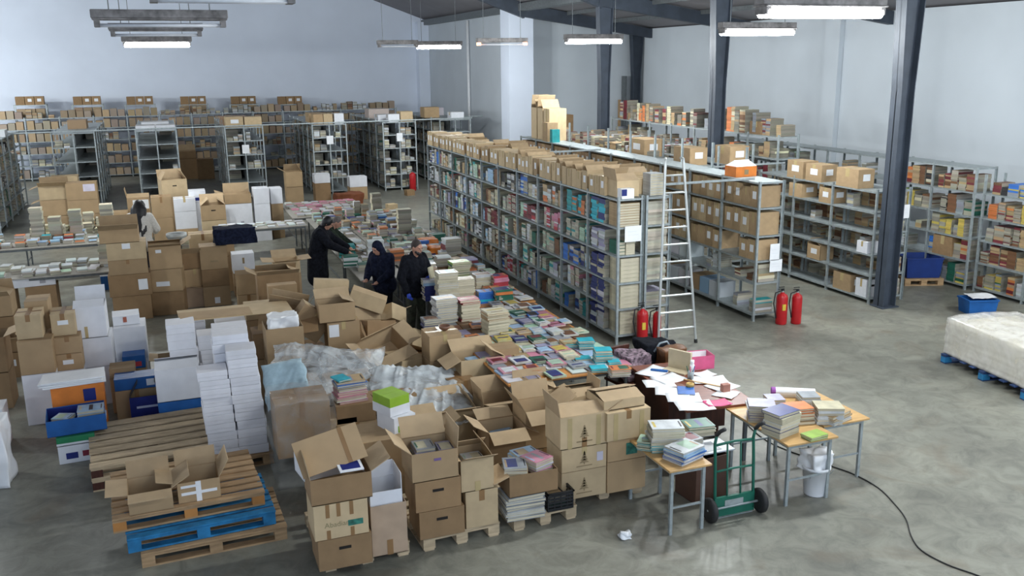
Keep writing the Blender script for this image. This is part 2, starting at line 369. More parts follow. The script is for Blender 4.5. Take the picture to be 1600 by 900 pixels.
def fill_shelf(x, ya, yb, z, hmax, depth, face=-1, dens=.9, pals=None, hmin=.3):
    """stacks of lying books along Y from ya to yb, centre x, fore-edges/spines to the aisle"""
    y = ya+.02; sp = 3 if face < 0 else 1
    pal = random.choice(pals or SHELFPAL)
    while y < yb-.14:
        w = random.uniform(.14, .24); w = min(w, yb-y-.01)
        if random.random() > dens: y += w; continue
        if random.random() < .35: pal = random.choice(pals or SHELFPAL)
        H = hmax*random.uniform(hmin, 1); zz = z; cn = random.choice(pal); rep = random.random() < .5; sd = random.random() < .65
        th0 = random.uniform(.018, .05); dp = depth*random.uniform(.78,.95); sy = random.uniform(-.02,.02)
        while zz < z+H-.02:
            th = th0*(1 if rep else random.uniform(.6, 1.6)); cc = cn if rep else random.choice(pal)
            sbook(x+sy+random.uniform(-.006,.006), y+w/2+random.uniform(-.003,.003), zz, dp*random.uniform(.95,1), w*.95, th, random.uniform(-.015,.015), cc, sp if sd else random.choice((0,1,2,3)))
            zz += th+.001
        y += w+.008
def fill_shelf_x(y, xa, xb, z, hmax, depth, dens=.9, pals=None):
    x = xa+.02; pal = random.choice(pals or SHELFPAL)
    while x < xb-.14:
        w = min(random.uniform(.14,.25), xb-x-.01)
        if random.random() > dens: x += w; continue
        if random.random() < .35: pal = random.choice(pals or SHELFPAL)
        H = hmax*random.uniform(.3,1); zz = z; cn = random.choice(pal); th = random.uniform(.02,.05)
        while zz < z+H-.02:
            sbook(x+w/2, y, zz, w*.93, depth*random.uniform(.75,.95), th, random.uniform(-.03,.03), cn if random.random()<.6 else random.choice(pal), random.choice((0,0,1,3)))
            zz += th+.001
        x += w+.008
KC = (.36,.235,.12)
def scarton(x, y, z, w, d, h, yaw=0, c=KC, sticker=None):
    c = vary(c, .15); t = vary(tuple(v*1.1 for v in c), .05)
    SCN.block(x, y, z, w, d, h*.97, yaw, [c, c, c, c, c, c])
    q, s = cos(yaw), sin(yaw)
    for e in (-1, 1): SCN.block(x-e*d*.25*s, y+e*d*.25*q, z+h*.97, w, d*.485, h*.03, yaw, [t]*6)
    if sticker:
        a, ax = sticker
        if ax == 'x': SCN.block(x-w/2-.003, y, z+h*.45, .005, d*.4, h*.3, yaw, [(.7,.72,.72)]*6)
        else: SCN.block(x, y-d/2-.003, z+h*.45, w*.4, .005, h*.3, yaw, [(.7,.72,.72)]*6)

# small cartons standing on shelving: one mesh each, seams, tape and sticker shown
_mini = {}
def mini_mesh(kind):
    if kind in _mini: return _mini[kind]
    mb = MB(); g = .012
    m = {'p': KRAFTP, 'd': KRAFTD, 'w': WBOX}.get(kind[:1], KRAFT)
    opened = 'o' in kind
    if not opened:
        mb.box(-.5,-.5,0,.5,.5,.97,m).box(-.5,-.5,.972,.5,-g,1,m).box(-.5,g,.972,.5,.5,1,m)
        mb.box(-.502,-.09,.55,.502,.09,1.003,TAPEC)
    else:
        t = .02
        mb.box(-.5,-.5,0,.5,.5,.02,m).box(-.5,-.5,0,.5,-.5+t,1,m).box(-.5,.5-t,0,.5,.5,1,m).box(-.5,-.5,0,-.5+t,.5,1,m).box(.5-t,-.5,0,.5,.5,1,m)
        mb.box(-.48,-.48,.5,.48,.48,.72,PAGES)
        for s in (-1, 1):
            M = Matrix.Translation((0, s*.5, 1)) @ Matrix.Rotation(s*radians(random.choice((15,-35,-60))), 4, 'X')
            if s < 0: mb.box(-.5,0,-.01,.5,.46,.01,KRAFTIN,M)
            else: mb.box(-.5,-.46,-.01,.5,0,.01,KRAFTIN,M)
    if 's' in kind: mb.box(-.506,-.24,.38,-.5,.2,.74,STICK)
    if 'f' in kind: mb.box(-.2,-.506,.38,.24,-.5,.74,STICK)
    if 'h' in kind: mb.box(-.18,-.506,.6,.18,-.5,.72,DARK)
    _mini[kind] = mb.mesh('shelf_carton'); return _mini[kind]
NC = [0]
def mini(kind, x, y, z, w, d, h, yaw, label, group=None, name='cardboard_box'):
    o = link(name, mini_mesh(kind), None, (x, y, z), (0, 0, yaw), (w, d, h)); NC[0] += 1
    return tag(o, label, 'box', group)

# ------------------------------------------------------------------ long central shelving
YC = [13.05+1.14*i for i in range(11)]; LC = [.15,.6,1.04,1.5,1.97,2.43]
run('long grey shelving run crammed with books, cartons along its top, facing the book tables', 6.70, 7.19, YC, LC, 2.47)
run('grey shelving run back to back with the long book shelves, ladder at its end', 7.21, 7.70, YC, LC, 2.47)
TEALP = [['turquoise','teal','turquoise']]; NAVP = [['navy','navy','white']]
for i in range(10):
    for k in range(5):
        z = LC[k]; hm = .38
        if i == 0: continue
        pals = None
        if i == 1 and k in (4,): pals = [['turquoise','teal','orange'], ['violet grey','white','red']]
        if i == 2 and k == 4: pals = [['orange','tan','white'],['grey','white']]
        if i == 1 and k in (3,): pals = [['dark green','teal','pale green']]
        if i in (3, 4) and k == 3: pals = [['red','maroon','white'],['pale green','grey']]
        fill_shelf(6.94, YC[i]+.02, YC[i+1]-.02, z, hm, .40, -1, .93, pals, .6)
        if i < 4: fill_shelf(7.46, YC[i]+.02, YC[i+1]-.02, z, hm, .40, 1, .6, [['cream','white'],['tan','grey']])
# cartons along the top
for i in range(10):
    n = 5 if i < 5 else 4
    for j in range(n):
        y = YC[i]+.06+(j+.5)*(1.04/n)
        if i == 0 and j < 2: continue
        kd = random.choice(['ps','ps','s','p','pso','po','ps','p'])
        if i >= 5: kd = random.choice(['s','ps','ps'])
        mini(kd, 6.93+random.uniform(-.02,.02), y, 2.43, .42, 1.0/n*.94, random.uniform(.29,.36), random.uniform(-.04,.04),
             '%s carton, %s along the %s bay of the long book shelving top' % ('open' if 'o' in kd else 'kraft', ORD[j], ORD[i]), 'cartons along the top of the long shelving')
    for j in range(3):
        y = YC[i]+.08+(j+.5)*(.98/3)
        if i == 0 and j == 0: continue
        kd = random.choice(['po','po','p','p','o'])
        mini(kd, 7.42+random.uniform(-.03,.03), y, 2.43, .40, .30, random.uniform(.22,.33), random.uniform(-.1,.1),
             'kraft carton in the back file over bay %s of the long shelving, place %s' % (ORD[i], ORD[j]), 'cartons along the top of the long shelving')
# ------------------------------------------------------------------ second run (kraft cartons)
Y2 = [13.35+1.15*i for i in range(11)]; L2 = [.13,.7,1.1,1.55,2.05,2.5]
run('grey steel shelving run packed with kraft cartons, orange box on its bare top', 9.60, 10.15, Y2, L2, 2.52, tall=(set(range(1, 11)), 3.0))
for i in range(10):
    for k in (2, 3, 4):
        gap = (L2[k+1]-L2[k])-.06
        if i < 4:
            for j in range(4):
                y = Y2[i]+.06+(j+.5)*.258
                if i == 0 and k == 2 and j > 1: continue
                mini(random.choice(['s','s','','ps']), 9.88, y, L2[k], .46, .245, gap*random.uniform(.86,.98), random.uniform(-.03,.03),
                     'kraft carton on board %s of the carton-packed shelving, bay %s, %s place' % (ORD[k], ORD[i], ORD[j]), 'kraft cartons filling the second shelving run')
        else:
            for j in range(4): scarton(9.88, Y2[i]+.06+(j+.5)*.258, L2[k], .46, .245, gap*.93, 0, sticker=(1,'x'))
    for k in (0, 1):
        if random.random() < .5: fill_shelf(9.88, Y2[i]+.02, Y2[i+1]-.3, L2[k], .3, .42, -1, .7)
        else:
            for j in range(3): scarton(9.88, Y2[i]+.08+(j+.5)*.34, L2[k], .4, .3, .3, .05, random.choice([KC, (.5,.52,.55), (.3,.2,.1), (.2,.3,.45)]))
# ------------------------------------------------------------------ third run by the column
Y3 = [13.52, 14.75, 15.95, 17.15]; L3 = [.1,.55,.95,1.36,1.76,2.15]
run('half-empty grey steel shelving run beside the nearest dark column', 12.34, 12.72, Y3, L3, 2.2)
run('narrow steel shelving run with brown piles just past the nearest dark column', 12.76, 13.18, Y3, L3, 2.2)
for i in range(3):
    for k in range(5):
        fill_shelf(12.6, Y3[i]+.05, Y3[i+1]-.05, L3[k], .26, .2, -1, .12, [['brown','tan','cream'],['white','cream','grey']]); fill_shelf(12.97, Y3[i]+.03, Y3[i+1]-.05, L3[k], .36, .36, -1, .8, [['brown','tan','tan'],['tan','brown','cream']])

for (x, y, z, w, d, h, kd, lab) in [
    (12.54,14.35,2.15,.38,.62,.36,'f','large kraft carton on top of the half-empty shelving, next to the column'),
    (12.54,15.35,2.15,.38,.50,.34,'sf','kraft carton with white stickers on the half-empty shelving top, middle one'),
    (12.54,15.95,2.15,.38,.52,.36,'s','kraft carton at the far end of the half-empty shelving top'),
    (12.55,14.95,1.76,.40,.38,.30,'sf','kraft carton on the second board down of the half-empty shelving'),
    (12.55,15.9,1.76,.40,.42,.28,'f','kraft carton on the second board down, far bay of the half-empty shelving'),
    (12.53,15.2,.55,.34,.42,.30,'so','open kraft carton bulging with white paper on the half-empty shelving'),
    (12.53,14.3,.1,.34,.5,.34,'f','low kraft carton on the bottom board of the half-empty shelving'),
    (12.53,13.75,.1,.34,.3,.34,'wh','white box beside the low carton on the bottom board, at the column'),
    (12.5,13.8,.95,.3,.28,.22,'w','small white box on a middle board of the half-empty shelving')]:
    mini(kd, x, y, z, w, d, h, 0, lab)
# ------------------------------------------------------------------ runs behind
Y4 = [17.35+1.2*i for i in range(8)]; L4 = [.12,.7,1.2,1.75,2.3]
run('grey shelving run behind the carton-packed shelving, kraft cartons on top', 10.85, 11.40, Y4, L4, 2.35, tall=({0,1,2,3}, 2.75))
run('grey shelving run heaped with books just left of the middle column foot', 11.75, 12.30, Y4, L4, 2.35, tall=({0,2,4}, 2.75))
run('taller grey shelving run with open top frames near the right side wall', 13.1, 13.7, [17.6+1.2*i for i in range(8)], [.12,.7,1.3,1.85,2.35,2.85], 2.9)
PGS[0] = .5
for x in (11.12, 12.02):
    for i in range(7):
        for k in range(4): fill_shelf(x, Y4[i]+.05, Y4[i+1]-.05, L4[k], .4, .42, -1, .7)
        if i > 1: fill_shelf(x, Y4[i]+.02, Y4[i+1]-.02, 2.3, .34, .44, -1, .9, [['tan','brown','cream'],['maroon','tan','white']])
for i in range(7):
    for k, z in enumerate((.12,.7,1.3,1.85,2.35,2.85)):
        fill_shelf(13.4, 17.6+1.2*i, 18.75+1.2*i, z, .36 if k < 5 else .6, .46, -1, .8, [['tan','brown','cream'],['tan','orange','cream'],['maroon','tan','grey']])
for a in [('f', 11.12, 18.1, 2.3, .45, .7, .38, 'long kraft carton on the shelving behind the carton-packed run'),
          ('sf', 11.12, 20.2, 2.3, .5, .8, .42, 'kraft carton with two white stickers beyond the middle steel column'),
          ('f', 12.02, 17.8, 2.3, .5, .6, .40, 'brown carton standing close beside the middle steel column'),
          ('d', 13.4, 18.6, 2.85, .4, .5, .3, 'dark brown carton high on the taller shelving run')]:
    mini(a[0], *a[1:7], 0, a[7])
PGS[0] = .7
# wall shelving with coloured books
YW = [13.62+1.1*i for i in range(9)]; LW = [.1,.6,1.05,1.5,1.98,2.45]
run('mostly empty shelving run with a full top board along the right side of the bay', 14.85, 15.4, YW, LW, 2.47)
YB = [9.0+1.12*i for i in range(5)]
run('shelving run stuffed with brightly coloured books near the blue crate', 14.95, 15.5, YB, [.1,.6,1.05,1.5,1.98], 2.35)
CP = [['yellow','lime green','grey'],['orange','maroon','tan'],['blue','grey','yellow'],['tan','maroon','brown'],['grey','yellow','dark green'],['tan','brown','white'],['black','brown','cream']]
for i in range(4):
    for k, z in enumerate((.1,.6,1.05,1.5,1.98)): fill_shelf(15.22, YB[i]+.02, YB[i+1]-.02, z, .4 if k < 4 else .3, .46, -1, .97, CP, .5)
for i in range(8):
    for k in range(5):
        if i == 0 or (i == 1 and k > 2): fill_shelf(15.1, YW[i]+.02, YW[i+1]-.02, LW[k], .42, .46, -1, .95, CP, .5)
        else: fill_shelf(15.1, YW[i]+.02, YW[i+1]-.02, LW[k], .3, .42, -1, .3, [['white','grey'],['tan','cream']])
    if i > 4: fill_shelf(15.1, YW[i]+.02, YW[i+1]-.02, 2.06, .3, .42, -1, .9)
mini('f', 15.1, 15.6, 1.5, .4, .35, .3, 0, 'kraft carton seen through the mostly empty shelving beside the column')
mini('d', 15.1, 14.3, .6, .45, .5, .4, 0, 'dark brown carton at the foot of the coloured book shelves')

# ------------------------------------------------------------------ deep hall rows
LF = [.12,.6,1.08,1.56,2.04,2.5]
ROWS = [(-5.75,-4.62,29.3,'empty-ended grey shelving row cut by the left edge of the picture'),(-3.42,-2.14,33.3,'bare-ended grey shelving row with empty end bays behind the big carton heap'),
        (-.88,.40,33.3,'grey shelving row topped with flat white boxes'),(1.98,3.24,33.3,'grey shelving row wrapped in clear film with two kraft cartons on top'),
        (4.95,6.15,33.3,'grey shelving row with a line of kraft cartons and a white box on top'),(7.50,8.72,33.3,'grey shelving row with the red extinguisher at its end'),
        (9.75,10.95,33.6,'grey shelving row nearest the deep white side wall')]
for r, (x0, x1, ya, lab) in enumerate(ROWS):
    ys = [ya+1.2*i for i in range(6)]; root = empty('shelving_row', (x0, ya, 0), 0, lab, 'shelving'); W = (x1-x0)/2
    pm = post_mesh(2.55); bm = board_mesh(W-.01, 1.19)
    for i, y in enumerate(ys):
        for x in ((0, W, 2*W) if i == 0 else (0, 2*W)): link('post', pm, root, (x, y-ya, 0))
    for i in range(5):
        for z in LF:
            for s in (0, 1): link('shelf_board', bm, root, (W*(s+.5), 1.2*i+.6, z-.03))
    xc = (x0+x1)/2
    MB().box(W-.004, .62, .1, W+.004, 6.0, 2.5, STEELD).build('centre_back_panel', root)
    for i in range(5):
        for k in range(5):
            for s, face in ((x0+W*.5, -1), (x0+W*1.5, 1)):
                vis = (face < 0) == (xc > .6)
                if i == 0 or (i < 3 and r in (1, 2)): continue
                if vis: fill_shelf(s, ys[i]+.03, ys[i]+1.16, LF[k], .4, W*.8, face, .9 if r > 3 else .75, [['grey','white','cream'],['brown','tan','grey'],['black','grey','white'],['dark green','grey','white']], .4)
            if i == 0:
                for s in (0, 1):
                    if r in (4, 5) or (r == 3 and random.random() < .5) or random.random() < .15:
                        fill_shelf_x(ya+.28, x0+W*s+.04, x0+W*(s+1)-.04, LF[k], .34, .4, .75, [['white','cream'],['tan','white','grey'],['white','cream','white']])
# things on top of the rows
def tops(spec):
    for (kd, x, y, w, d, h, lab) in spec: mini(kd, x, y, 2.5, w, d, h, 0, lab)
tops([('wf',-.56,33.75,.6,.8,.16,'flat white box on the shelving row behind the long-haired person'),('w',.08,33.75,.6,.8,.16,'second flat white box beside the first on the same row top'),
 ('w',-.25,35.1,.9,.8,.2,'flat white carton further back on the white-topped row'),
 ('pf',2.32,33.7,.6,.6,.36,'kraft carton with tape on the film-wrapped row, beside its twin'),('p',2.95,33.7,.58,.6,.34,'plain kraft carton at the corner of the film-wrapped row'),
 ('',5.2,33.7,.34,.6,.36,'kraft carton at the outer corner of the carton-topped row'),('p',5.55,33.7,.32,.6,.36,'kraft carton beside the corner one on the carton-topped row'),
 ('w',5.95,33.7,.34,.5,.36,'white box at the end of the carton-topped row'),('',5.3,35.0,.5,1.0,.34,'kraft carton set deeper on the carton-topped row'),
 ('w',7.95,33.6,.42,.4,.28,'white box on top of the row with the red extinguisher'),('p',8.42,33.65,.46,.6,.36,'kraft carton on top above the red extinguisher'),
 ('w',7.8,34.6,.5,.7,.22,'pale printed box behind the white one on the extinguisher row'),
 ('w',10.5,34.0,.5,.5,.26,'white rounded carton on the row nearest the inner side wall'),('',9.9,35.5,.6,.6,.4,'kraft carton set back on the row by the inner side wall')])
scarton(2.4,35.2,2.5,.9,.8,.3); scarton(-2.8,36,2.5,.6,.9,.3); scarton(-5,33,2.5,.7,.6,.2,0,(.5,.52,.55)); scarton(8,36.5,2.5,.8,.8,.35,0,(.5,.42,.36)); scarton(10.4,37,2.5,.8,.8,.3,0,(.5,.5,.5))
# far wall shelving, tall units with three cartons each
YFW = 43.3
root = run('long grey shelving along the deep back wall behind all the rows', YFW-.6, YFW-.1, [-6.6+1.3*i for i in range(14)], [.1,.6,1.1,1.6,2.1,2.55], 2.6, axis='x')
for i in range(13):
    for z in (.1,.6,1.1,1.6,2.1,2.55):
        x0 = -6.6+1.3*i
        if random.random() < .55:
            for j in range(4): scarton(x0+.2+j*.3, YFW-.35, z, .26, .4, random.uniform(.24,.36), 0, random.choice([(.28,.2,.12),(.36,.26,.15),(.30,.24,.18)]))
        else: fill_shelf_x(YFW-.35, x0+.05, x0+1.25, z, .36, .4, .8, [['grey','cream'],['brown','tan'],['white','grey']])
cx = [-5.1,-2.92,-.83,1.36,3.5,5.55]
for i, x in enumerate(cx):
    zt = 3.08-i*.05
    run('tall narrow shelving unit at the deep wall holding three cartons, %s from the picture edge' % ORD[i], YFW+.15, YFW+.6, [x-.6, x+.6], [.2,.8,1.4,2.0,2.55,zt], zt+.01, axis='x', name='shelving_unit')
    for j in range(3):
        mini('df' if j else 'd', x-.36+j*.36, YFW+.38, zt, .34, .4, .34, 0, 'brown carton, %s of three on the %s tall unit at the deep wall' % (ORD[j], ORD[i]), 'cartons in threes on the tall units')
        if i in (0, 1, 3, 4): scarton(x-.36+j*.36, YFW+.38, 2.55, .33, .4, .36, 0, (.33,.24,.14))
# tie bars
def bar(a, b, lab, r=.022):
    a = Vector(a); b = Vector(b); d = b-a; L = d.length
    o = MB().box(0,-r,-r,L,r,-r+.004,STEEL).box(0,-r,-r,L,-r+.004,r,STEEL).build('tie_bar', loc=a); o.rotation_euler = (0, 0, atan2(d.y, d.x)); return tag(o, lab, 'bar')
bar((-5.2,33.24,2.56),(10.9,33.24,2.56),'long thin steel bar tying the ends of the far rows together')
bar((7.7,13.5,2.56),(9.6,13.5,2.56),'steel tie bar from behind the ladder to the carton-packed shelving')
bar((7.7,19.6,2.56),(9.6,19.6,2.56),'steel tie bar bridging the aisle midway along the long shelving')
bar((10.95,35.2,2.5),(12.0,35.2,2.5),'short dark rail touching the white corner pillar')
bar((10.9,17.3,2.3),(13.1,17.3,2.3),'steel rail in front of the runs behind the orange box')
# ------------------------------------------------------------------ detailed cartons
def carton(loc, w, d, h, yaw, label, m=None, flaps=None, tape=0, stick=None, hole=False, rot=None, inside=None, group=None, name='cardboard_box', band=None, extra=None, top_closed=True):
    """origin at base centre, front faces -y. flaps: None=closed, or angles (front, back, left, right): 0 shut, 90 upright, 180 out, 230 hanging"""
    m = m or KRAFT; inner = inside or (KRAFTIN if m in (KRAFT, KRAFTP, KRAFTD) else m); t = .006
    root = empty(name, loc, yaw, label, 'box', group, rot=rot); NC[0] += 1
    b = MB(); hw, hd = w/2, d/2
    if flaps is None:
        b.box(-hw,-hd,0,hw,hd,h-t,m); soft(b.build('body', root), .004)
        MB().box(-hw,-hd,h-t,hw,-.002,h,m).build('flap', root); MB().box(-hw,.002,h-t,hw,hd,h,m).build('flap', root)
    else:
        b.box(-hw,-hd,0,hw,hd,t,inner)
        b.box(-hw,-hd,0,hw,-hd+t,h,m).box(-hw,hd-t,0,hw,hd,h,m).box(-hw,-hd+t,0,-hw+t,hd-t,h,m).box(hw-t,-hd+t,0,hw,hd-t,h,m)
        b.box(-hw+t,-hd+t,t,hw-t,-hd+t+.001,h-.01,inner).box(-hw+t,hd-t-.001,t,hw-t,hd-t,h-.01,inner)
        b.build('body', root)
        fl = min(w, d)*.5
        for s, a in zip('fblr', flaps):
            if a is None: continue
            A = radians(a)
            if s in 'fb':
                sg = 1 if s == 'f' else -1
                M = Matrix.Translation((0, -sg*(hd-t/2), h)) @ (Matrix.Identity(4) if sg > 0 else Matrix.Rotation(pi, 4, 'Z')) @ Matrix.Rotation(A, 4, 'X')
                f = MB().box(-hw+.003, .002, -t/2, hw-.003, fl, t/2, inner, M)
            else:
                sg = 1 if s == 'l' else -1
                M = Matrix.Translation((-sg*(hw-t/2), 0, h)) @ Matrix.Rotation(-pi/2 if sg > 0 else pi/2, 4, 'Z') @ Matrix.Rotation(A, 4, 'X')
                f = MB().box(-hd+.003, .002, -t/2, hd-.003, fl, t/2, inner, M)
            f.build('flap', root)
    tm = TAPEC if tape == 2 else TAPE
    if tape:
        tw = .028
        q = MB()
        if flaps is None: q.box(-tw,-hd-.002,h,tw,hd+.002,h+.002,tm).box(-hw-.002,-tw,h,hw+.002,tw,h+.0025,tm)
        q.box(-tw,-hd-.003,h*.72 if flaps is None else 0,tw,-hd,h if flaps is None else h*.3,tm)
        if tape == 3: q.box(-hw*.7,-hd-.003,0,-hw*.7+.05,-hd,h*.95,TAPEC).box(hw*.5,-hd-.003,0,hw*.5+.05,-hd,h*.95,TAPEC)
        q.build('packing_tape', root)
    if stick:
        x, z, sw, sh = stick[:4]; sm = stick[4] if len(stick) > 4 else STICK
        MB().box(-hw+x*w-sw/2,-hd-.004,z*h-sh/2,-hw+x*w+sw/2,-hd-.0005,z*h+sh/2,sm).build('sticker', root)
    if hole: MB().box(-.055,-hd-.0035,h*.62,.055,-hd+.001,h*.62+.028,DARK).build('hand_hole', root)
    if band: MB().box(-hw-.002,-hd-.002,h*band[1],hw+.002,hd+.002,h*band[2],band[0]).build('printed_band', root)
    if extra: extra(root, w, d, h)
    return root
def wpx(P, xL, xR, yaw=0):
    u = Vector((cos(yaw), sin(yaw), 0)); a = proj(P)[0]; b = proj(P+u*.05)[0]
    return (xR-xL)/((b-a)/.05)
def place(xL, xR, yb, z=0, d=.4, yaw=0):
    P = at((xL+xR)/2, yb, z); w = wpx(P, xL, xR, yaw)
    return P, w, P+Vector((-sin(yaw), cos(yaw), 0))*(d/2)
def col(xL, xR, yb, tops, d, labels, z0=0, yaw=0, opts=None, name='cardboard_box'):
    P, w, c = place(xL, xR, yb, z0, d, yaw); z = z0; out = []
    for i, (yt, lab) in enumerate(zip(tops, labels)):
        zt = atY((xL+xR)/2, yt, P.y).z; o = dict(opts[i]) if opts and i < len(opts) else {}
        sw = o.pop('sw', 1); dx = o.pop('dx', 0); dy = o.pop('dy', 0); dyaw = o.pop('yaw', 0)
        out.append(carton(Vector((c.x+dx, c.y+dy, z)), w*sw, d*o.pop('sd', 1), max(.05, zt-z-.004), yaw+dyaw, lab, name=o.pop('name', name), **o)); z = zt
    return c, w, z
def colY(xL, xR, Y, yb, yt, d, label, yaw=0, sup=0, **o):
    """front face on the plane y=Y, bottom and top given in the picture"""
    xm = (xL+xR)/2; P = atY(xm, yb, Y); zt = atY(xm, yt, Y).z; z = max(0, P.z); P.z = z
    w = wpx(P, xL, xR, yaw); c = P+Vector((-sin(yaw), cos(yaw), 0))*(d/2)
    r = carton(c, w, d, max(.06, zt-z), yaw, label, **o)
    n = sup; zz = z/n if n else 0
    for k in range(n):
        carton(Vector((c.x, c.y, k*zz)), w*1.02, d*1.02, zz-.004, yaw, 'kraft carton underneath, level %s, carrying the %s' % (ORD[k], ' '.join(label.split()[:7])), tape=1)
    return r, z, c, w
# ------------------------------------------------------------------ pallets
def pallet(loc, w, d, yaw, label, m=WOODP, boards=7, blk=None, h=.144, runs='x'):
    root = empty('pallet', loc, yaw, label, 'pallet'); blk = blk or m
    for j in range(3):
        y = -d/2+.05+j*(d-.1)/2
        if runs == 'x': MB().box(-w/2,y-.05,0,w/2,y+.05,.018,m).build('bottom_board', root)
        else: xb = -w/2+.06+j*(w-.12)/2; MB().box(xb-.05,-d/2,0,xb+.05,d/2,.018,m).build('bottom_board', root)
        for i in range(3):
            x = -w/2+.06+i*(w-.12)/2; MB().box(x-.06,y-.05,.018,x+.06,y+.05,h-.04,blk).build('block', root)
        MB().box(-w/2,y-.05,h-.04,w/2,y+.05,h-.02,m).build('stringer_board', root)
    return root
def deck_x(root, w, d, m, n, h=.144, bw=.1):
    for i in range(n):
        y = -d/2+bw/2+i*(d-bw)/(n-1); o = MB().box(-w/2-random.uniform(0,.01),y-bw/2,h-.02,w/2+random.uniform(0,.01),y+bw/2,h,m).build('deck_board', root); soft(o, .003, 1)
def deck_y(root, w, d, m, n, h=.144, bw=.1):
    for i in range(n):
        x = -w/2+bw/2+i*(w-bw)/(n-1); o = MB().box(x-bw/2,-d/2,h-.02,x+bw/2,d/2,h,m).build('deck_board', root); soft(o, .003, 1)
def pallet_px(xL, yL, xR, yR, z, d, label, m=WOODP, n=6, deck='x', blk=None, runs='x'):
    a = at(xL, yL, z); b = at(xR, yR, z); yaw = min(atan2(b.y-a.y, b.x-a.x), radians(3)); w = wpx((a+b)/2, xL, xR, yaw)
    c = (a+b)/2+Vector((-sin(yaw), cos(yaw), 0))*(d/2); r = pallet(c, w, d, yaw, label, m, blk=blk, runs=runs)
    (deck_x if deck == 'x' else deck_y)(r, w, d, m, n); return r, c, w, yaw
# ------------------------------------------------------------------ single books
COV = {}
def cov(cn):
    if cn not in COV: COV[cn] = mat('cover_'+cn.replace(' ', '_'), PAL[cn], .35, var=.12, scale=9, rnd=.12)
    return COV[cn]
NB = [0]; _bm = {}
def book_mesh(w, d, h, cn, art):
    key = (round(w,2), round(d,2), round(h,3), cn, art)
    if key in _bm: return _bm[key]
    w, d, h = key[:3]; t = min(.004, h*.2); c = cov(cn)
    mb = MB().box(-w/2,-d/2,0,w/2,d/2,t,c).box(-w/2,-d/2,h-t,w/2,d/2,h,c).box(-w/2,-d/2,t,-w/2+t,d/2,h-t,c)
    if art:
        r = random.Random(sum(map(ord, str(key)))*7+int(w*1000)); a, b = [cov(x) for x in r.sample(['white','cream','grey','tan','navy','brown','pale blue','dark green','black','violet grey','yellow','pale green','maroon'], 2)]
        mb.box(-w*.36,-d*.05 if r.random()<.5 else -d*.4,h,w*.36,d*.38 if r.random()<.6 else d*.1,h+.0006,a)
        mb.box(-w*.3,-d*.42,h,w*(.1+.25*r.random()),-d*.34,h+.0009,b); mb.box(-w*.3,d*.40,h,w*.3,d*.45,h+.0009,cov('black'))
    pg = MB().box(-w/2+t,-d/2+.004,t,w/2-.004,d/2-.004,h-t,PAGES)
    _bm[key] = (mb.mesh('book_cover'), pg.mesh('page_block')); return _bm[key]
def book(loc, w, d, h, yaw, cn, label, art=0, rot=None, group=None):
    a, b = book_mesh(w, d, h, cn, art); o = link('book', a, None, loc, rot or (0,0,yaw)); tag(o, label, 'book', group); link('page_block', b, o); NB[0] += 1; return o
SPINE = {'front': pi/2, 'right': pi, 'back': -pi/2, 'left': 0}
def stack(x, y, z, n, w, d, th, cols, desc, yaw=0, spine='back', single=True, art=True, jit=.012, group=None):
    """n lying books; w along x, d along y"""
    zz = z
    for i in range(n):
        h = th*random.uniform(.75, 1.3); cn = random.choice(cols) if isinstance(cols, list) else cols
        if i == n-1 and isinstance(cols, list): cn = cols[0]
        jx, jy, ja = random.uniform(-jit, jit), random.uniform(-jit, jit), random.uniform(-.06, .06)
        sp = spine if spine != 'mix' else random.choice(['front','back','right','left'])
        if single:
            k = n-1-i; pos = 'topmost' if k == 0 else ('%s-from-top' % ORD[k] if k < 14 else 'lowest')
            a, b = (d, w) if sp in ('front','back') else (w, d)
            book((x+jx, y+jy, zz), a*random.uniform(.94,1.02), b*random.uniform(.94,1.02), h, yaw+ja+SPINE[sp], cn, '%s %s book, %s' % (pos, cn, desc), art=1 if (art and k == 0) else 0, group=group)
            zz += round(h, 3)+.001
        else:
            sbook(x+jx, y+jy, zz, w*random.uniform(.94,1.02), d*random.uniform(.94,1.02), h, yaw+ja, cn, {'front':0,'right':1,'back':2,'left':3}[sp]); zz += h+.001
    return zz
def stackpx(xL, xR, yb, yt, z, cols, desc, th=.03, yaw=0, spine='back', d=None, **k):
    P = at((xL+xR)/2, yb, z); w = min(.34, wpx(P, xL, xR, yaw)); H = atY((xL+xR)/2, yt, P.y).z-z; d = d or min(.3, max(.14, w*.8))
    c = P+Vector((-sin(yaw), cos(yaw), 0))*(d/2); n = max(1, int(round(H/th)))
    return stack(c.x, c.y, z, n, w, d, H/n-.001, cols, desc, yaw, spine, **k)

# ------------------------------------------------------------------ foreground pallets with cartons
pallet_px(223, 888, 449, 842, 0, .95, 'lowest weathered pallet of the pile of three, jutting out towards the floor', WOODB, 7)
pallet_px(201, 867, 431, 817, .15, .95, 'bright blue pallet in the middle of the pile of three', BLUEP, 7, blk=BLUEP)
r, pc, pw, pyaw = pallet_px(178, 835, 414, 788, .30, 1.15, 'brown pallet on top of the blue one, carrying two open cartons', WOODB, 8, blk=WOODO)
q4 = [at(*p, .289) for p in ((137,738),(329,694),(322,631),(145,666))]
yaw = radians(4); w_ = ((q4[1]-q4[0]).length+(q4[2]-q4[3]).length)/2; dd_ = ((q4[2]-q4[1]).length+(q4[3]-q4[0]).length)/2; c = (q4[0]+q4[1]+q4[2]+q4[3])/4
for k in range(2):
    r = pallet(Vector((c.x, c.y, .145*k)), w_, dd_, yaw, ['lower pallet under the pale slatted one behind the open cartons','pale slatted pallet behind the two open cartons, beside the white stack'][k], WOODP, blk=MAHOG)
    deck_x(r, w_, dd_, WOODP, 7, bw=dd_/7*.72)
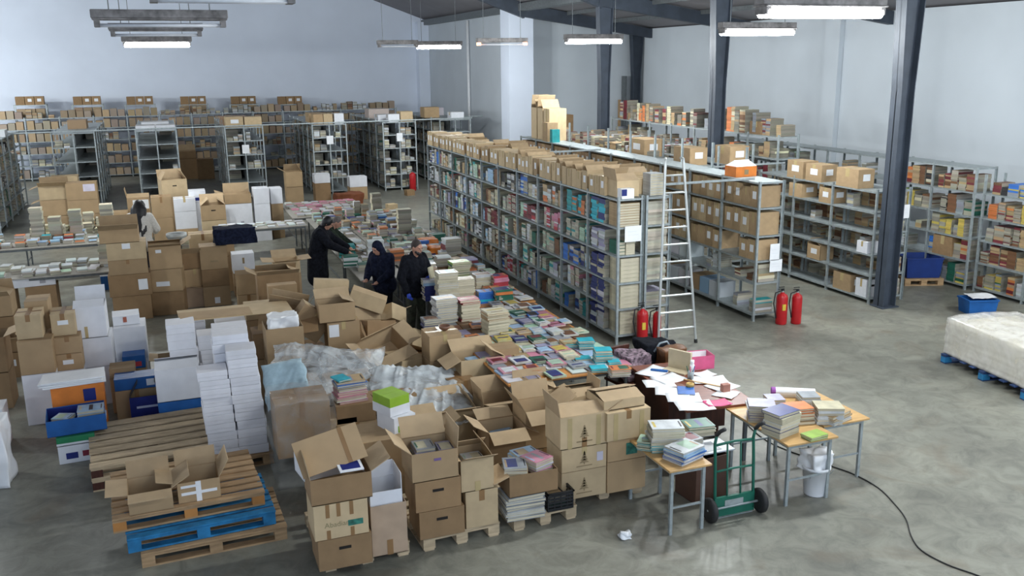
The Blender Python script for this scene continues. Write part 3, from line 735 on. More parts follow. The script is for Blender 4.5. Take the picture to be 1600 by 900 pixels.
def cross(root, w, d, h): MB().box(-.03,-d/2-.004,0,.02,-d/2,h,PAPER).box(-w*.42,-d/2-.005,h*.38,w*.42,-d/2-.001,h*.52,PAPER).box(-w*.42,-d/2-.005,h*.74,-.0,-d/2-.001,h*.86,PAPER).build('white_tape_cross', root)
zt = .30+.145
P, w_, c = place(203, 272, 800, zt, .40, radians(2)); carton(c, w_, .40, .21, radians(2), 'empty open carton with its side flaps out, nearest the pallet pile edge', flaps=(180,80,175,150), m=KRAFT)
P, w_, c = place(280, 346, 782, zt, .40, radians(2)); carton(c, w_, .40, .21, radians(2), 'empty open carton marked with a white tape cross', flaps=(None,85,165,120), m=KRAFT, extra=cross)
# pallet A
pa = pallet_px(508, 895, 640, 866, 0, 1.0, 'pale pallet under the tall leaning cartons with the photo frame', WOODP, 6, runs='y')[0]
z0 = .15
def abad(root, w, d, h):
    cu = bpy.data.curves.new('printed_word', 'FONT'); cu.body = 'Abadiano'; cu.size = .07; cu.extrude = .0006; cu.align_x = 'CENTER'
    tmp = bpy.data.objects.new('tmp_word', cu); me = bpy.data.meshes.new_from_object(tmp); bpy.data.objects.remove(tmp); bpy.data.curves.remove(cu)
    me.materials.clear(); me.materials.append(mat('faded_green_print', (.27,.23,.12), .8))
    t = link('printed_word', me, root, (-.02,-d/2-.002,h*.34), (pi/2,0,0))
    MB().box(w*.12,-d/2-.004,h*.3,w*.4,-d/2,h*.46,TILEC).build('green_label', root)
    for x in (-.28,-.08,.16): MB().box(w*x,-d/2-.003,h*.62,w*x+.035,-d/2,h,TAPE).build('packing_tape', root)
    for x in (-.28,.16): MB().box(w*x,-d/2-.003,0,w*x+.035,-d/2,h*.26,TAPE).build('packing_tape', root)
c, w1, z1 = col(500, 583, 886, [838, 783, 742], .42, ['kraft carton with a hand hole, bottom of the stack on the front left pallet','taped kraft carton with faded green printing and a green label','open kraft carton with a big raised lid flap holding a framed photo'], z0,
    opts=[dict(hole=True, m=KRAFTD), dict(extra=abad, m=KRAFTP, dx=-.02), dict(flaps=(None,80,100,150), m=KRAFTD, dx=.0, sw=1.12)])
MB_ = MB().box(-.11,-.075,0,.11,.075,.012,PAPER).box(-.085,-.052,.012,.085,.052,.014,NAVYCR)
o = MB_.build('picture_frame', loc=(c.x+.10, c.y-.11, z1+.03)); o.rotation_euler = (radians(14), radians(3), .1); tag(o, 'white framed dark photo lying in the topmost open carton', 'picture')
o = link('cardboard_sheet', MB().box(-w1*.62,0,-.004,w1*.62,.34,.004,KRAFT).box(.12,0,.004,.16,.34,.006,TAPE).mesh('cardboard_sheet'), None, (c.x-.02, c.y-.10, z1+.035)); o.rotation_euler = (radians(52), radians(-9), radians(6)); tag(o, 'big taped cardboard lid panel tilted over the carton with the photo', 'cardboard')
c, w2, z2 = col(583, 638, 866, [787], .38, ['tall pinkish kraft carton beside the green-labelled one'], z0, opts=[dict(m=mat('kraft_rosy', (.40,.29,.20), .8), tape=1, flaps=(None,None,None,None))])
carton(Vector((c.x-.01, c.y, z2-.12)), w2*.9, .32, .24, 0, 'open white carton stuck in the tall rosy carton', m=WBOX, flaps=(None,100,90,90), inside=WBOX)
carton(Vector((c.x-.45, c.y+.36, z0)), .4, .3, .72, 0, 'kraft carton hidden behind the green-labelled stack, pink box above', m=KRAFT, tape=1)
o = carton(Vector((c.x-.52, c.y+.28, z0+.73)), .42, .30, .22, .15, 'open white carton with magenta contents peeking above the lid panel', m=WBOX, flaps=(None,None,None,None), inside=WBOX)
link('pink_paper', MB().box(-.17,-.13,0,.17,.13,.02,PINK).mesh('pink_paper'), None, (c.x-.50, c.y+.26, z0+.90), (.45,.1,.2)); tag(bpy.data.objects['pink_paper'], 'magenta sheet lying in the white carton behind the lid panel', 'paper')
# pallet B
pallet_px(662, 869, 780, 830, 0, 1.0, 'pale pallet under the cartons with black hand holes', WOODP, 6, runs='y')
c, w1, z1 = col(657, 727, 838, [795, 748, 703], .42, ['deep brown carton with a black hand hole, lowest on its pallet','deep brown carton with a hand hole, second up on its pallet','open brown carton filled with magazines on the hand-hole stack'], z0,
    opts=[dict(hole=True, m=KRAFTD), dict(hole=True, m=KRAFTD, dx=-.03), dict(flaps=(None,120,140,95), m=KRAFT, dx=-.05, stick=(.55,.72,.07,.025,mat('violet_print',(.16,.10,.25))))])
stack(c.x-.10, c.y+.02, z1-.14, 4, .2, .24, .03, ['grey','black','violet grey'], 'magazines in the open brown carton')
stack(c.x+.09, c.y-.02, z1-.14, 3, .15, .24, .03, ['violet grey','white'], 'small pile squeezed in the open brown carton')
c, w2, z2 = col(729, 779, 822, [765, 715], .36, ['square kraft carton with a taped seam, right half of the hand-hole pallet','open taped kraft carton with flaps splayed, above the square one'], z0,
    opts=[dict(tape=1, m=KRAFTP), dict(tape=2, m=KRAFTP, flaps=(150,40,170,60), dx=-.04)])
stack(c.x-.04, c.y, z2-.12, 2, .2, .2, .04, ['white','grey'], 'pair showing in the splayed carton')
# pallet C
pallet_px(803, 837, 900, 803, 0, .8, 'small pallet under the grey magazine block and the black crate', WOODP, 5, runs='y')
P, w_, c = place(792, 853, 812, z0, .30)
zt = stack(c.x, c.y, z0, 9, w_, .30, .027, ['grey','white','grey','black'], 'grey magazine block on the small pallet', art=False)
c2, w2, z2 = col(797, 872, 772, [738], .34, ['open kraft carton heaped with books on the magazine block'], zt, opts=[dict(flaps=(None,None,200,None), m=KRAFTD)])
stack(c2.x-.13, c2.y, z2-.05, 3, .24, .27, .035, ['grey','cream','tan'], 'blue-grey pile on the heaped carton', yaw=-.3)
stack(c2.x+.12, c2.y+.03, z2-.06, 4, .25, .25, .035, ['pink','white','violet grey'], 'glossy pink pile on the heaped carton', yaw=.35)
stack(c2.x+.05, c2.y+.24, z2-.06, 3, .25, .2, .035, ['pale blue','white'], 'pile at the back of the heaped carton', yaw=.2)
P, w_, c = place(856, 896, 797, z0, .36, 0)
t = empty('plastic_crate', c, 0, 'black plastic crate beside the grey magazine block', 'crate'); hw = w_/2
mb = MB().box(-hw,-.18,0,hw,.18,.008,BPLAST)
for k in range(5):
    z = .008+k*.036
    mb.box(-hw,-.18,z,hw,-.172,z+.024,BPLAST).box(-hw,.172,z,hw,.18,z+.024,BPLAST).box(-hw,-.18,z,-hw+.008,.18,z+.024,BPLAST).box(hw-.008,-.18,z,hw,.18,z+.024,BPLAST)
for x in (-hw, -hw/2, 0, hw/2, hw-.01): mb.box(x,-.182,0,x+.01,-.17,.19,BPLAST).box(x,.17,0,x+.01,.182,.19,BPLAST)
mb.build('crate_body', t); MB().box(-hw-.008,-.19,.186,hw+.008,-.17,.2,BPLAST).box(-hw-.008,.17,.186,hw+.008,.19,.2,BPLAST).box(-hw-.01,-.19,.186,-hw+.01,.19,.2,BPLAST).box(hw-.01,-.19,.186,hw+.01,.19,.2,BPLAST).build('rim', t)
stack(c.x, c.y, z0+.012, 3, .2, .24, .04, ['black','dark green'], 'dark pile in the black crate')
# pallet D
pallet_px(883, 790, 1003, 769, 0, 1.2, 'long pallet under the cartons printed with tree marks', WOODP, 7, runs='y')
def tree(root, w, d, h):
    y = -d/2-.003
    mb = MB()
    for k in range(4):
        s = .055-.012*k; z = h*.32+k*.028; mb.poly([(-s,y,z),(s,y,z),(.004,y,z+.045),(-.004,y,z+.045),(-s,y+.002,z),(s,y+.002,z),(.004,y+.002,z+.045),(-.004,y+.002,z+.045)],[(0,1,2,3),(7,6,5,4),(0,4,5,1),(1,5,6,2),(2,6,7,3),(3,7,4,0)],INK)
    mb.box(-.006,y,h*.25,.006,y+.002,h*.33,INK).box(-.09,y,h*.16,.09,y+.002,h*.2,INK); mb.build('printed_tree_mark', root)
c, w1, z1 = col(878, 947, 777, [734, 698, 648], .40, ['carton printed with a grey tree mark, lowest of three','tree-marked carton with a pale sticker, middle of three','large tree-marked carton with lifted flaps, topmost of three'], z0,
    opts=[dict(extra=tree, m=KRAFTP), dict(extra=tree, tape=2, m=KRAFTP, stick=(.85,.5,.07,.1,mat('lilac_sticker',(.5,.48,.56)))), dict(extra=tree, tape=3, m=KRAFTP, flaps=(20,10,100,150), sw=1.06)])
c, w2, z2 = col(949, 1008, 766, [718, 684, 640], .40, ['plain kraft carton at the pallet corner below the teal label','kraft carton with a square teal label','large taped kraft carton above the teal-labelled one'], z0,
    opts=[dict(m=KRAFT), dict(m=KRAFT, stick=(.62,.5,.13,.13,TILEC)), dict(m=KRAFTP, tape=3, sw=1.12, sd=1.15)])
carton(Vector((c.x-.02, c.y+.05, z2)), w2*1.05, .42, .1, 0, 'flat shallow carton lid lying on the corner stack', m=KRAFTP, flaps=(10,15,None,None))
# second line of cartons behind the pallets (Y 9-10)
def mk(xL, xR, Y, yb, yt, d, lab, **o): return colY(xL, xR, Y, yb, yt, d, lab, **o)
r, z_, c, w_ = mk(550, 648, 8.95, 748, 688, .55, 'big flat-topped kraft carton carrying the lime and white boxes', hole=True, m=KRAFT, sup=1)
zt = atY(612, 688, 8.95).z
def limep(root, w, d, h): MB().box(-w*.32,-d/2-.002,h*.1,w*.4,-d/2,h*.5,GREENL).build('green_label', root)
carton(Vector((c.x+.24, c.y+.04, zt)), .28, .34, .19, .35, 'lower white box with a lime label, stacked on the big kraft carton', m=WBOX, extra=limep)
carton(Vector((c.x+.20, c.y+.08, zt+.195)), .26, .32, .21, .4, 'upper box with a lime green lid and a white side', m=GREENL, band=(WBOX, 0, .5))
r, z_, c, w_ = mk(640, 700, 9.5, 715, 672, .4, 'open kraft carton just beyond the magazines carton', flaps=(200,150,170,150), m=KRAFT, sup=2)
r, z_, c, w_ = mk(685, 745, 10.0, 690, 640, .42, 'open kraft carton with pale papers below the plastic sheet', flaps=(160,150,200,60), m=KRAFTP, sup=2)
r, z_, c, w_ = mk(765, 822, 9.0, 735, 672, .40, 'open kraft carton overflowing with a tilted stack of books', flaps=(205,160,150,210), m=KRAFTD, sup=1)
stack(c.x+.02, c.y, z_+.22, 4, .26, .22, .04, ['pale blue','cream','tan','cream'], 'tilted stack in the overflowing carton', yaw=.15)
r, z_, c, w_ = mk(757, 818, 9.9, 660, 628, .42, 'wide kraft carton with long flaps up behind the overflowing one', flaps=(165,120,100,200), m=KRAFTP, sup=2)
r, z_, c, w_ = mk(822, 880, 9.1, 700, 640, .42, 'kraft carton with flaps splayed in front of the orange table edge', flaps=(210,110,120,150), m=KRAFT, sup=1)
r, z_, c, w_ = mk(818, 872, 9.75, 640, 612, .36, 'kraft carton with one flap standing against the table front', flaps=(20,100,30,30), m=KRAFTP, sup=2)
r, z_, c, w_ = mk(880, 935, 9.45, 645, 620, .36, 'shallow kraft carton with closed wings beside the table leg', flaps=(15,30,20,100), m=KRAFTP, sup=2)
r, z_, c, w_ = mk(935, 1006, 9.15, 660, 625, .40, 'kraft carton with a lifted rim beside the dark red desk', flaps=(15,25,None,None), m=KRAFTP, sup=1, tape=2)
r, z_, c, w_ = mk(527, 588, 10.0, 660, 632, .42, 'kraft carton under the stack of large art books', m=KRAFTD, sup=2)
stack(c.x-.02, c.y, atY(557, 632, 10.0).z, 9, .36, .26, .028, ['tan','white','blue','white','pink','grey'], 'large-format stack before the plastic sheet', yaw=.05, jit=.02)
book((c.x-.12, c.y, atY(557, 632, 10.0).z+.262), .16, .22, .02, .3, 'turquoise', 'small turquoise book alone on the large-format stack')
# ------------------------------------------------------------------ crumpled sheets
def sheet(name, corners, label, cat, m, amp=.06, n=42, sc=3.2, drop=.0, thick=.0015, seed=0, edge=.05):
    """corners: front-left, front-right, back-right, back-left world points; crumples and sags at its rim"""
    A, B, C_, D = [Vector(c) for c in corners]; bm = bmesh.new(); g = []
    for j in range(n+1):
        row = []
        for i in range(n+1):
            u, v = i/n, j/n; p = A*(1-u)*(1-v)+B*u*(1-v)+C_*u*v+D*(1-u)*v
            q = p*sc+Vector((seed, seed*2, 0)); nn = noise.noise(q*.7)+.25*noise.noise(q*2.1)
            rdg = (1-abs(noise.noise(Vector((q.x*.5+q.y*1.6, q.y*.4, seed)))))**3*.8+(1-abs(noise.noise(Vector((q.x*1.9-q.y*.8, q.y*.5, seed+4)))))**4*.7; e = min(u, 1-u, v, 1-v)
            sag = -drop*max(0, 1-e/.16)**1.5
            p = p+Vector((noise.noise(q*1.1+Vector((9,0,0)))*edge*2*(1 if e < .01 else .3), noise.noise(q*1.1+Vector((0,9,0)))*edge*2*(1 if e < .01 else .3), amp*(nn+rdg*.9)+sag))
            row.append(bm.verts.new(p))
        g.append(row)
    for j in range(n):
        for i in range(n): bm.faces.new((g[j][i], g[j][i+1], g[j+1][i+1], g[j+1][i])).smooth = True
    me = bpy.data.meshes.new(name); bm.to_mesh(me); bm.free(); me.materials.append(m); o = link(name, me)
    s = o.modifiers.new('thickness', 'SOLIDIFY'); s.thickness = thick; return tag(o, label, cat)
def pz(x, y, Y): return atY(x, y, Y)
sheet('plastic_sheet', [pz(415,612,10.5), pz(592,640,10.5), pz(600,540,11.9), pz(430,530,11.9)], 'crumpled clear plastic sheet draped over cartons beside the pale blue cloth', 'plastic sheet', FILM, .05, 70, 3.4, .10, seed=1)
sheet('plastic_sheet', [pz(590,672,10.0), pz(752,640,10.0), pz(720,572,11.3), pz(575,562,11.3)], 'crumpled milky plastic sheet bunched behind the lime green box', 'plastic sheet', film('milky_polythene', (.74,.79,.81), .36), .055, 70, 3.6, .15, seed=5)
sheet('cloth', [pz(417,640,10.3), pz(484,603,10.3), pz(470,556,11.0), pz(408,568,11.0)], 'pale blue cloth spread beside the tall white stack', 'cloth', CLOTHB, .02, 24, 4, .04, .004, seed=3, edge=.02)
# support under the sheets
for i, (x, y, w_, d_, h_) in enumerate([(1.25,11.2,.6,.5,.72),(1.95,11.3,.6,.5,.66),(1.6,10.75,.5,.36,.7),(2.35,10.6,.5,.4,.62),(2.95,10.7,.5,.5,.55),(3.3,10.9,.34,.4,.6)]):
    carton(Vector((x,y,0)), w_, d_, h_, .05*i, '%s kraft carton showing dimly beneath the plastic sheets' % ORD[i], m=KRAFTD, tape=1)
# bagged carton
r, z_, c, w_ = colY(436, 520, 9.7, 712, 628, .5, 'brown carton wrapped in a thin clear bag beside the tall white stack', m=KRAFTD, tape=1)
def bag(c, w, d, h, label, m, seed=2, name='plastic_bag', sc=3):
    bm = bmesh.new(); bmesh.ops.create_cube(bm, size=1); bmesh.ops.subdivide_edges(bm, edges=bm.edges[:], cuts=16, use_grid_fill=True)
    for v in bm.verts:
        p = v.co.copy(); p = Vector((p.x*w, p.y*d, (p.z+.5)*h)); dirn = Vector((v.co.x, v.co.y, max(0, v.co.z)*.8))
        a = noise.noise(p*sc+Vector((seed,0,0)))*.09+noise.noise(p*sc*2.6)*.04; p += dirn*(a+.02); p.z = max(.003, p.z); v.co = p
    for f in bm.faces: f.smooth = True
    me = bpy.data.meshes.new(name); bm.to_mesh(me); bm.free(); me.materials.append(m); return tag(link(name, me, None, c), label, 'bag')
bag((c.x,c.y,0), w_*1.12, .58, atY(478,622,9.7).z, 'thin glossy clear bag pulled over the brown carton', FILMD)
colY(505, 560, 10.0, 700, 655, .4, 'kraft carton with a folded edge right of the bagged one', m=KRAFT, sup=1, flaps=(30,30,None,None))

# ------------------------------------------------------------------ tall white stack
wp, wc, ww, wy = pallet_px(322, 745, 428, 722, 0, .9, 'worn pallet under the tall stack of flat white boxes', WOODB, 6)
zb = .15; nlay = 12
Pw, wtot, cw = place(330, 422, 712, zb, .3); ztop = atY(395, 545, Pw.y).z; lh = (ztop-zb)/nlay
FLATW = mat('flat_white_box', (.70,.70,.73), .7, var=.03, rnd=.05)
def flatbox(x, y, z, w, d, h, yaw, lab):
    o = MB().box(-w/2,-d/2,0,w/2,d/2,h*.62,FLATW).box(-w/2-.003,-d/2-.003,h*.40,w/2+.003,d/2+.003,h-.002,FLATW).build('flat_white_box', loc=(x,y,z)); o.rotation_euler = (0,0,yaw); soft(o, .005)
    return tag(o, lab, 'box', 'flat white boxes in the tall stack')
for k in range(nlay):
    for i in range(2):
        if i == 0 and k > 9: continue
        lean = -.006*k
        flatbox(cw.x+(i-.5)*wtot*.5+lean+random.uniform(-.012,.012), cw.y+random.uniform(-.015,.015), zb+k*lh, wtot*.49, .3, lh, random.uniform(-.03,.03), 'flat white box, layer %s up in the %s file of the tall white stack' % (ORD[k], ['outer','bag-side'][i]))
for k in range(nlay+1):
    if k > 7:
        for j in range(1, 3):
            flatbox(cw.x+.06+random.uniform(-.015,.015)-.006*k+j*.02, cw.y+.31*j, zb+k*lh, wtot*.6, .29, lh, random.uniform(-.03,.03), 'flat white box stepping back at layer %s, step %s, of the tall white stack' % (ORD[k], ORD[j]))
for j in range(1, 3): carton(Vector((cw.x, cw.y+.31*j, zb)), wtot*.95, .28, lh*8-.01, 0, ['plain white carton inside the tall white stack','second plain white carton inside the tall white stack'][j-1], m=WBOX)
# white stacks left of it
col(252, 320, 672, [642, 625, 575], .5, ['white box at floor beside the tall stack','bright blue printed box under the big pale lilac box','big pale lilac-white open box beside the tall white stack'], 0, opts=[dict(m=WBOX), dict(m=BLUECR), dict(m=WBOX, flaps=(12,20,None,None), inside=WBOX)])
def reams(xL, xR, yb, tops, lab, z0=0, d=.34):
    P, w, c = place(xL, xR, yb, z0, d); z = z0
    for i, yt in enumerate(tops):
        zt = atY((xL+xR)/2, yt, P.y).z
        o = MB().box(-w/2,-d/2,0,w/2,d/2,zt-z-.003,FLATW).box(-w/2-.004,-d/2-.004,(zt-z)*.55,w/2+.004,d/2+.004,zt-z-.001,FLATW).build('white_box', loc=(c.x+random.uniform(-.02,.02), c.y, z)); soft(o, .006)
        tag(o, 'white lidded box, %s up, in the %s' % (ORD[i], lab), 'box'); z = zt
reams(275, 318, 650, [600,585,570,545,520,505], 'pale pile left of the tall stack')
reams(322, 362, 640, [590,575,560,545,522], 'pale pile half behind the tall stack')
reams(346, 392, 620, [560,545,530,515,502], 'pale pile at the head of the tall stack')
reams(292, 330, 600, [540,520,503,492], 'back pile beside the brown cartons')
r, z_, c, w_ = colY(398, 445, 12.6, 560, 520, .4, 'dark brown carton behind the tall white stack', m=KRAFTD, sup=1)
sheetz = atY(350, 488, 12.9)
tag(link('cardboard_sheet', MB().box(-.75,-.25,0,.75,.25,.012,KRAFTP).box(-.74,-.24,.012,.2,.1,.02,KRAFT).mesh('cardboard_sheet'), None, (sheetz.x+.15, 12.9, sheetz.z), (.05,.02,.06)), 'flat cardboard sheets lying across the pale piles', 'cardboard')
tag(link('flattened_carton', MB().box(-.42,-.3,0,.42,.3,.008,KRAFTD).box(-.42,-.3,.008,.1,.28,.014,KRAFT).mesh('flattened_carton'), None, (atY(450,500,12.8).x, 12.8, atY(450,505,12.8).z), (.35,-.1,-.2)), 'flattened dark carton leaning behind the crumpled white bag', 'cardboard')
r, z_, c, w_ = colY(420, 478, 12.0, 570, 512, .5, 'open kraft carton holding a crumpled white bag', m=KRAFT, sup=1, flaps=(None,None,None,None), stick=(.3,.3,.12,.05,PAPER))
bag((c.x, c.y, atY(449,512,12.0).z-.05), .36, .3, .16, 'crumpled white bag stuffed in the open kraft carton', WPLAST, 4, 'white_bag', 6)
# ------------------------------------------------------------------ tumbled cartons in front of the people
T = lambda x, y, Y: atY(x, y, Y)
def tumble(px, py, Y, w, d, h, rot, lab, **o): 
    c = T(px, py, Y); return carton(c, w, d, h, 0, lab, rot=tuple(radians(a) for a in rot), **o)
r, z_, c, w_ = colY(500, 556, 12.55, 503, 474, .36, 'kraft carton perched on top of the tumbled heap, lid flap raised', m=KRAFT, flaps=(None,140,None,20), sup=0)
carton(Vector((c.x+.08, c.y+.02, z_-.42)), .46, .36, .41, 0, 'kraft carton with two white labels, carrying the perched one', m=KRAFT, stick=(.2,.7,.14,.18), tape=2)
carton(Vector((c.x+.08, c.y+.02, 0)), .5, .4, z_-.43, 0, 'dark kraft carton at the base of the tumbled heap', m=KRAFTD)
tumble(470, 520, 12.9, .5, .2, .42, (10,38,10), 'long narrow carton tilted steeply on the tumbled heap', m=KRAFT, tape=2)
tumble(445, 505, 13.4, .55, .4, .3, (-12,14,-12), 'open brown carton tipped forward left of the tilted narrow one', m=KRAFTD, flaps=(150,60,None,110))
tumble(517, 452, 14.0, .52, .35, .16, (-8,6,-6), 'shallow kraft carton crowning the heap below the hooded person', m=KRAFTP)
tumble(570, 480, 13.6, .55, .32, .22, (-6,22,-14), 'long kraft carton slanting down towards the standing man', m=KRAFTP, flaps=(20,20,None,None))
tumble(612, 505, 13.6, .34, .32, .26, (-25,28,30), 'small kraft carton tipped on its corner beside the standing man', m=KRAFTP, flaps=(None,120,None,150))
tumble(585, 525, 13.2, .5, .4, .24, (-10,10,20), 'dark open carton full of crumpled wrapping in the heap', m=KRAFTD, flaps=(None,110,None,None))
tumble(596, 560, 12.3, .62, .42, .3, (28,-12,20), 'wide open carton tipped towards the camera with a white-labelled flap', m=KRAFT, flaps=(175,60,150,170), stick=(.4,.8,.2,.08))
tumble(645, 545, 12.9, .36, .36, .26, (-20,25,24), 'kraft carton lying askew behind the wide tipped one', m=KRAFTP)
tumble(630, 575, 12.1, .5, .4, .2, (8,8,30), 'pale kraft carton half under the milky plastic sheet', m=KRAFTP)
tumble(560, 540, 13.0, .34, .3, .3, (15,-20,-14), 'small dark carton wedged in the middle of the heap', m=KRAFTD)
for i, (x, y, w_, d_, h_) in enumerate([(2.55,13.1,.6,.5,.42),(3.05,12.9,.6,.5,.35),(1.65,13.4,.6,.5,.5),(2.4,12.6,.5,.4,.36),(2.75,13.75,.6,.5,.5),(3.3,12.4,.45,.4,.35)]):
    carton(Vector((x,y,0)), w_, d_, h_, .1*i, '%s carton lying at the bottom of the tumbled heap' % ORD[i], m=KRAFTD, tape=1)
r, z_, c, w_ = colY(672, 722, 11.6, 562, 523, .42, 'taped kraft carton with pens and a small bowl on top', m=KRAFT, tape=2, sup=1)
zt = atY(697, 523, 11.6).z
tag(MB().lathe([(.03,0),(.07,.03),(.085,.07),(.078,.07),(.06,.03),(0,.012)], mat('brown_glaze', (.16,.08,.05), .3), 20).build('bowl', None, True, (c.x+.05, c.y, zt)), 'small brown bowl on the taped carton by the book table', 'bowl')
r, z_, c, w_ = colY(722, 790, 10.9, 605, 560, .45, 'open kraft carton with blue papers before the orange table', m=KRAFTP, flaps=(None,150,205,30), sup=1)
book((c.x, c.y, atY(756,565,10.9).z-.05), .3, .22, .03, .1, 'pale blue', 'pale blue album lying in the open carton before the orange table')
colY(770, 812, 11.0, 585, 545, .3, 'kraft carton wedged against the book table corner', m=KRAFT, sup=1)
# cartons between the heap and the left table (Y 14-16)
for a in [(405,470,15.6,470,428,.4,'open green-edged carton with dark inside behind the flattened carton',dict(m=KRAFTD,flaps=(150,40,150,30)),1),
          (430,470,16.4,428,408,.42,'open kraft carton with all four flaps spread like a flower',dict(m=KRAFTP,flaps=(165,150,175,175)),1),
          (421,466,14.8,478,445,.2,'flat greyish carton propped between the open ones',dict(m=KRAFT),1),
          (385,445,13.9,498,478,.4,'long low kraft carton in front of the propped flat one',dict(m=KRAFTP),1),
          (372,405,17.2,460,428,.4,'kraft carton below the stack with the white box',dict(m=KRAFT),1)]:
    colY(*a[:5], a[5], a[6], sup=a[8], **a[7])
# ------------------------------------------------------------------ big central carton stacks (x 165-400, y 350-510)
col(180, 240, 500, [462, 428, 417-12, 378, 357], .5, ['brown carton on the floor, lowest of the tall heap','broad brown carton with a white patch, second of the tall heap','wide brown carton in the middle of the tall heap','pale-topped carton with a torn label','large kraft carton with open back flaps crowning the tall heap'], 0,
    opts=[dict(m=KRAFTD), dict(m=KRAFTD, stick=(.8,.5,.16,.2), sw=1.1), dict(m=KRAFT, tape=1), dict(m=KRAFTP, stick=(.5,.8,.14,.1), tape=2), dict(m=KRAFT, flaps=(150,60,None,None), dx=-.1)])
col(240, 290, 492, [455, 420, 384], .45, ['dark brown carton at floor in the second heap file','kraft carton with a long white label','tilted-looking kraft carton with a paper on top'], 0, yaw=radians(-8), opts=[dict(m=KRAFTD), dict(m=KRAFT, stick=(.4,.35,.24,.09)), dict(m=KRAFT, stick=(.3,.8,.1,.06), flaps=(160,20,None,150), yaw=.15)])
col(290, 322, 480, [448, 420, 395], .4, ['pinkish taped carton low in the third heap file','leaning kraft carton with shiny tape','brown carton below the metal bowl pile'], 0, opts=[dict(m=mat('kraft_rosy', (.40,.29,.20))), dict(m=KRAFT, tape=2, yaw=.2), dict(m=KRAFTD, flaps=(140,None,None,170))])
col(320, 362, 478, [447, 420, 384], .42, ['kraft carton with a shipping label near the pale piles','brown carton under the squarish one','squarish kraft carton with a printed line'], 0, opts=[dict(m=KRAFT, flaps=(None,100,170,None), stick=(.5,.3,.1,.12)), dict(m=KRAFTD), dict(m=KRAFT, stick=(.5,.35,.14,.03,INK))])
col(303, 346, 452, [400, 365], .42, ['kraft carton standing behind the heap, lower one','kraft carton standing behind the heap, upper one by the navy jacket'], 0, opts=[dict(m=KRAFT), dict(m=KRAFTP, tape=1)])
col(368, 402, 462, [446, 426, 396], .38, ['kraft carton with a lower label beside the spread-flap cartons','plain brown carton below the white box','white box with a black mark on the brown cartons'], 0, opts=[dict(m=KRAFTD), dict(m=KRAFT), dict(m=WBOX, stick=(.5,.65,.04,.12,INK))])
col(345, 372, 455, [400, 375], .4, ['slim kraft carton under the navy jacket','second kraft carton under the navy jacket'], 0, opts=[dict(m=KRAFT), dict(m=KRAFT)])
jk = atY(368, 372, 18.2)
bag((jk.x, jk.y+.2, jk.z-.12), .75, .4, .30, 'navy jacket thrown over the carton stack', NAVYF, 8, 'jacket', 4)
bpy.data.objects['jacket']['category'] = 'jacket'
tag(link('cardboard_box_blue', MB().box(-.16,-.14,0,.16,.14,.34,BLUECR).box(-.165,-.145,.3,.165,.145,.34,WBOX).mesh('blue_box')), 'blue box corner peeping beside the tall carton heap', 'box'); bpy.data.objects['cardboard_box_blue'].location = at(172, 452, 0)+Vector((0,.1,0)); bpy.data.objects['cardboard_box_blue'].name = 'blue_box'
# ------------------------------------------------------------------ left cartons and white boxes
col(45, 98, 662, [583, 530], .55, ['greyish white carton at floor, under the plain kraft one','big plain kraft carton on the greyish white one'], 0, opts=[dict(m=WBOX), dict(m=KRAFT)])
col(100, 140, 648, [577, 551, 525], .5, ['grey-white carton under the twin taped cartons','taped kraft carton with a white label, lower of twins','taped kraft carton, middle of the narrow file'], 0, opts=[dict(m=WBOX), dict(m=KRAFT, tape=1, stick=(.45,.5,.13,.06)), dict(m=KRAFT, tape=1)])
P, w_, c = place(100, 140, 648, 0, .5); zt = atY(120, 525, P.y).z
carton(Vector((c.x-.03, c.y+.05, zt)), w_*.92, .42, .3, 0, 'taped kraft carton with a white label, top of the narrow file', m=KRAFTP, tape=1, stick=(.5,.6,.13,.06))
P, w_, c = place(45, 98, 662, 0, .5); zt = atY(70, 530, P.y).z
carton(Vector((c.x-.05, c.y+.05, zt)), w_*.75, .42, .32, 0, 'taped kraft carton on the big plain one', m=KRAFTP, tape=1); carton(Vector((c.x+.0, c.y+.55, 0)), w_*.7, .4, zt+.38, 0, 'kraft carton file behind the taped ones', m=KRAFT)
col(138, 186, 632, [572, 526, 478], .5, ['dusty white carton at floor in the white file','middle dusty white carton','open white carton with a round hole and a tape scrap'], 0, opts=[dict(m=WBOX), dict(m=WBOX), dict(m=WBOX, flaps=(20,110,None,None), stick=(.35,.2,.04,.16,TAPEC), dx=-.04)])
col(188, 237, 606, [560, 510], .5, ['white carton behind the blue printed boxes','big scuffed white carton beside the white file'], 0, opts=[dict(m=WBOX), dict(m=WBOX)])
P, w_, c = place(188, 237, 606, 0, .5); carton(Vector((c.x-.04, c.y+.06, atY(212,510,P.y).z)), w_*.85, .36, .14, .05, 'flat white box with a red strap on the scuffed carton', m=WBOX, stick=(.45,.6,.05,.08,mat('rust_strap',(.35,.1,.06))))
col(-24, 22, 640, [583, 527], .5, ['brown carton cut by the picture edge, lower','brown carton cut by the picture edge, upper'], 0, opts=[dict(m=KRAFTD), dict(m=KRAFTD, flaps=(None,None,20,160))])
col(16, 40, 590, [550, 530], .4, ['small brown carton with a grey label between stacks','open brown carton with a lilac flap'], 0, opts=[dict(m=KRAFTD, stick=(.3,.6,.1,.1)), dict(m=KRAFTD, flaps=(150,None,None,60))])
col(-18, 32, 575, [495, 462], .5, ['large brown carton at the left edge behind others','open large carton with pale flaps at the left edge'], 0, opts=[dict(m=KRAFTD), dict(m=KRAFT, flaps=(150,60,150,20))])
col(45, 93, 492, [447], .5, ['brown carton carrying the flat white box'], 0, opts=[dict(m=KRAFTD)])
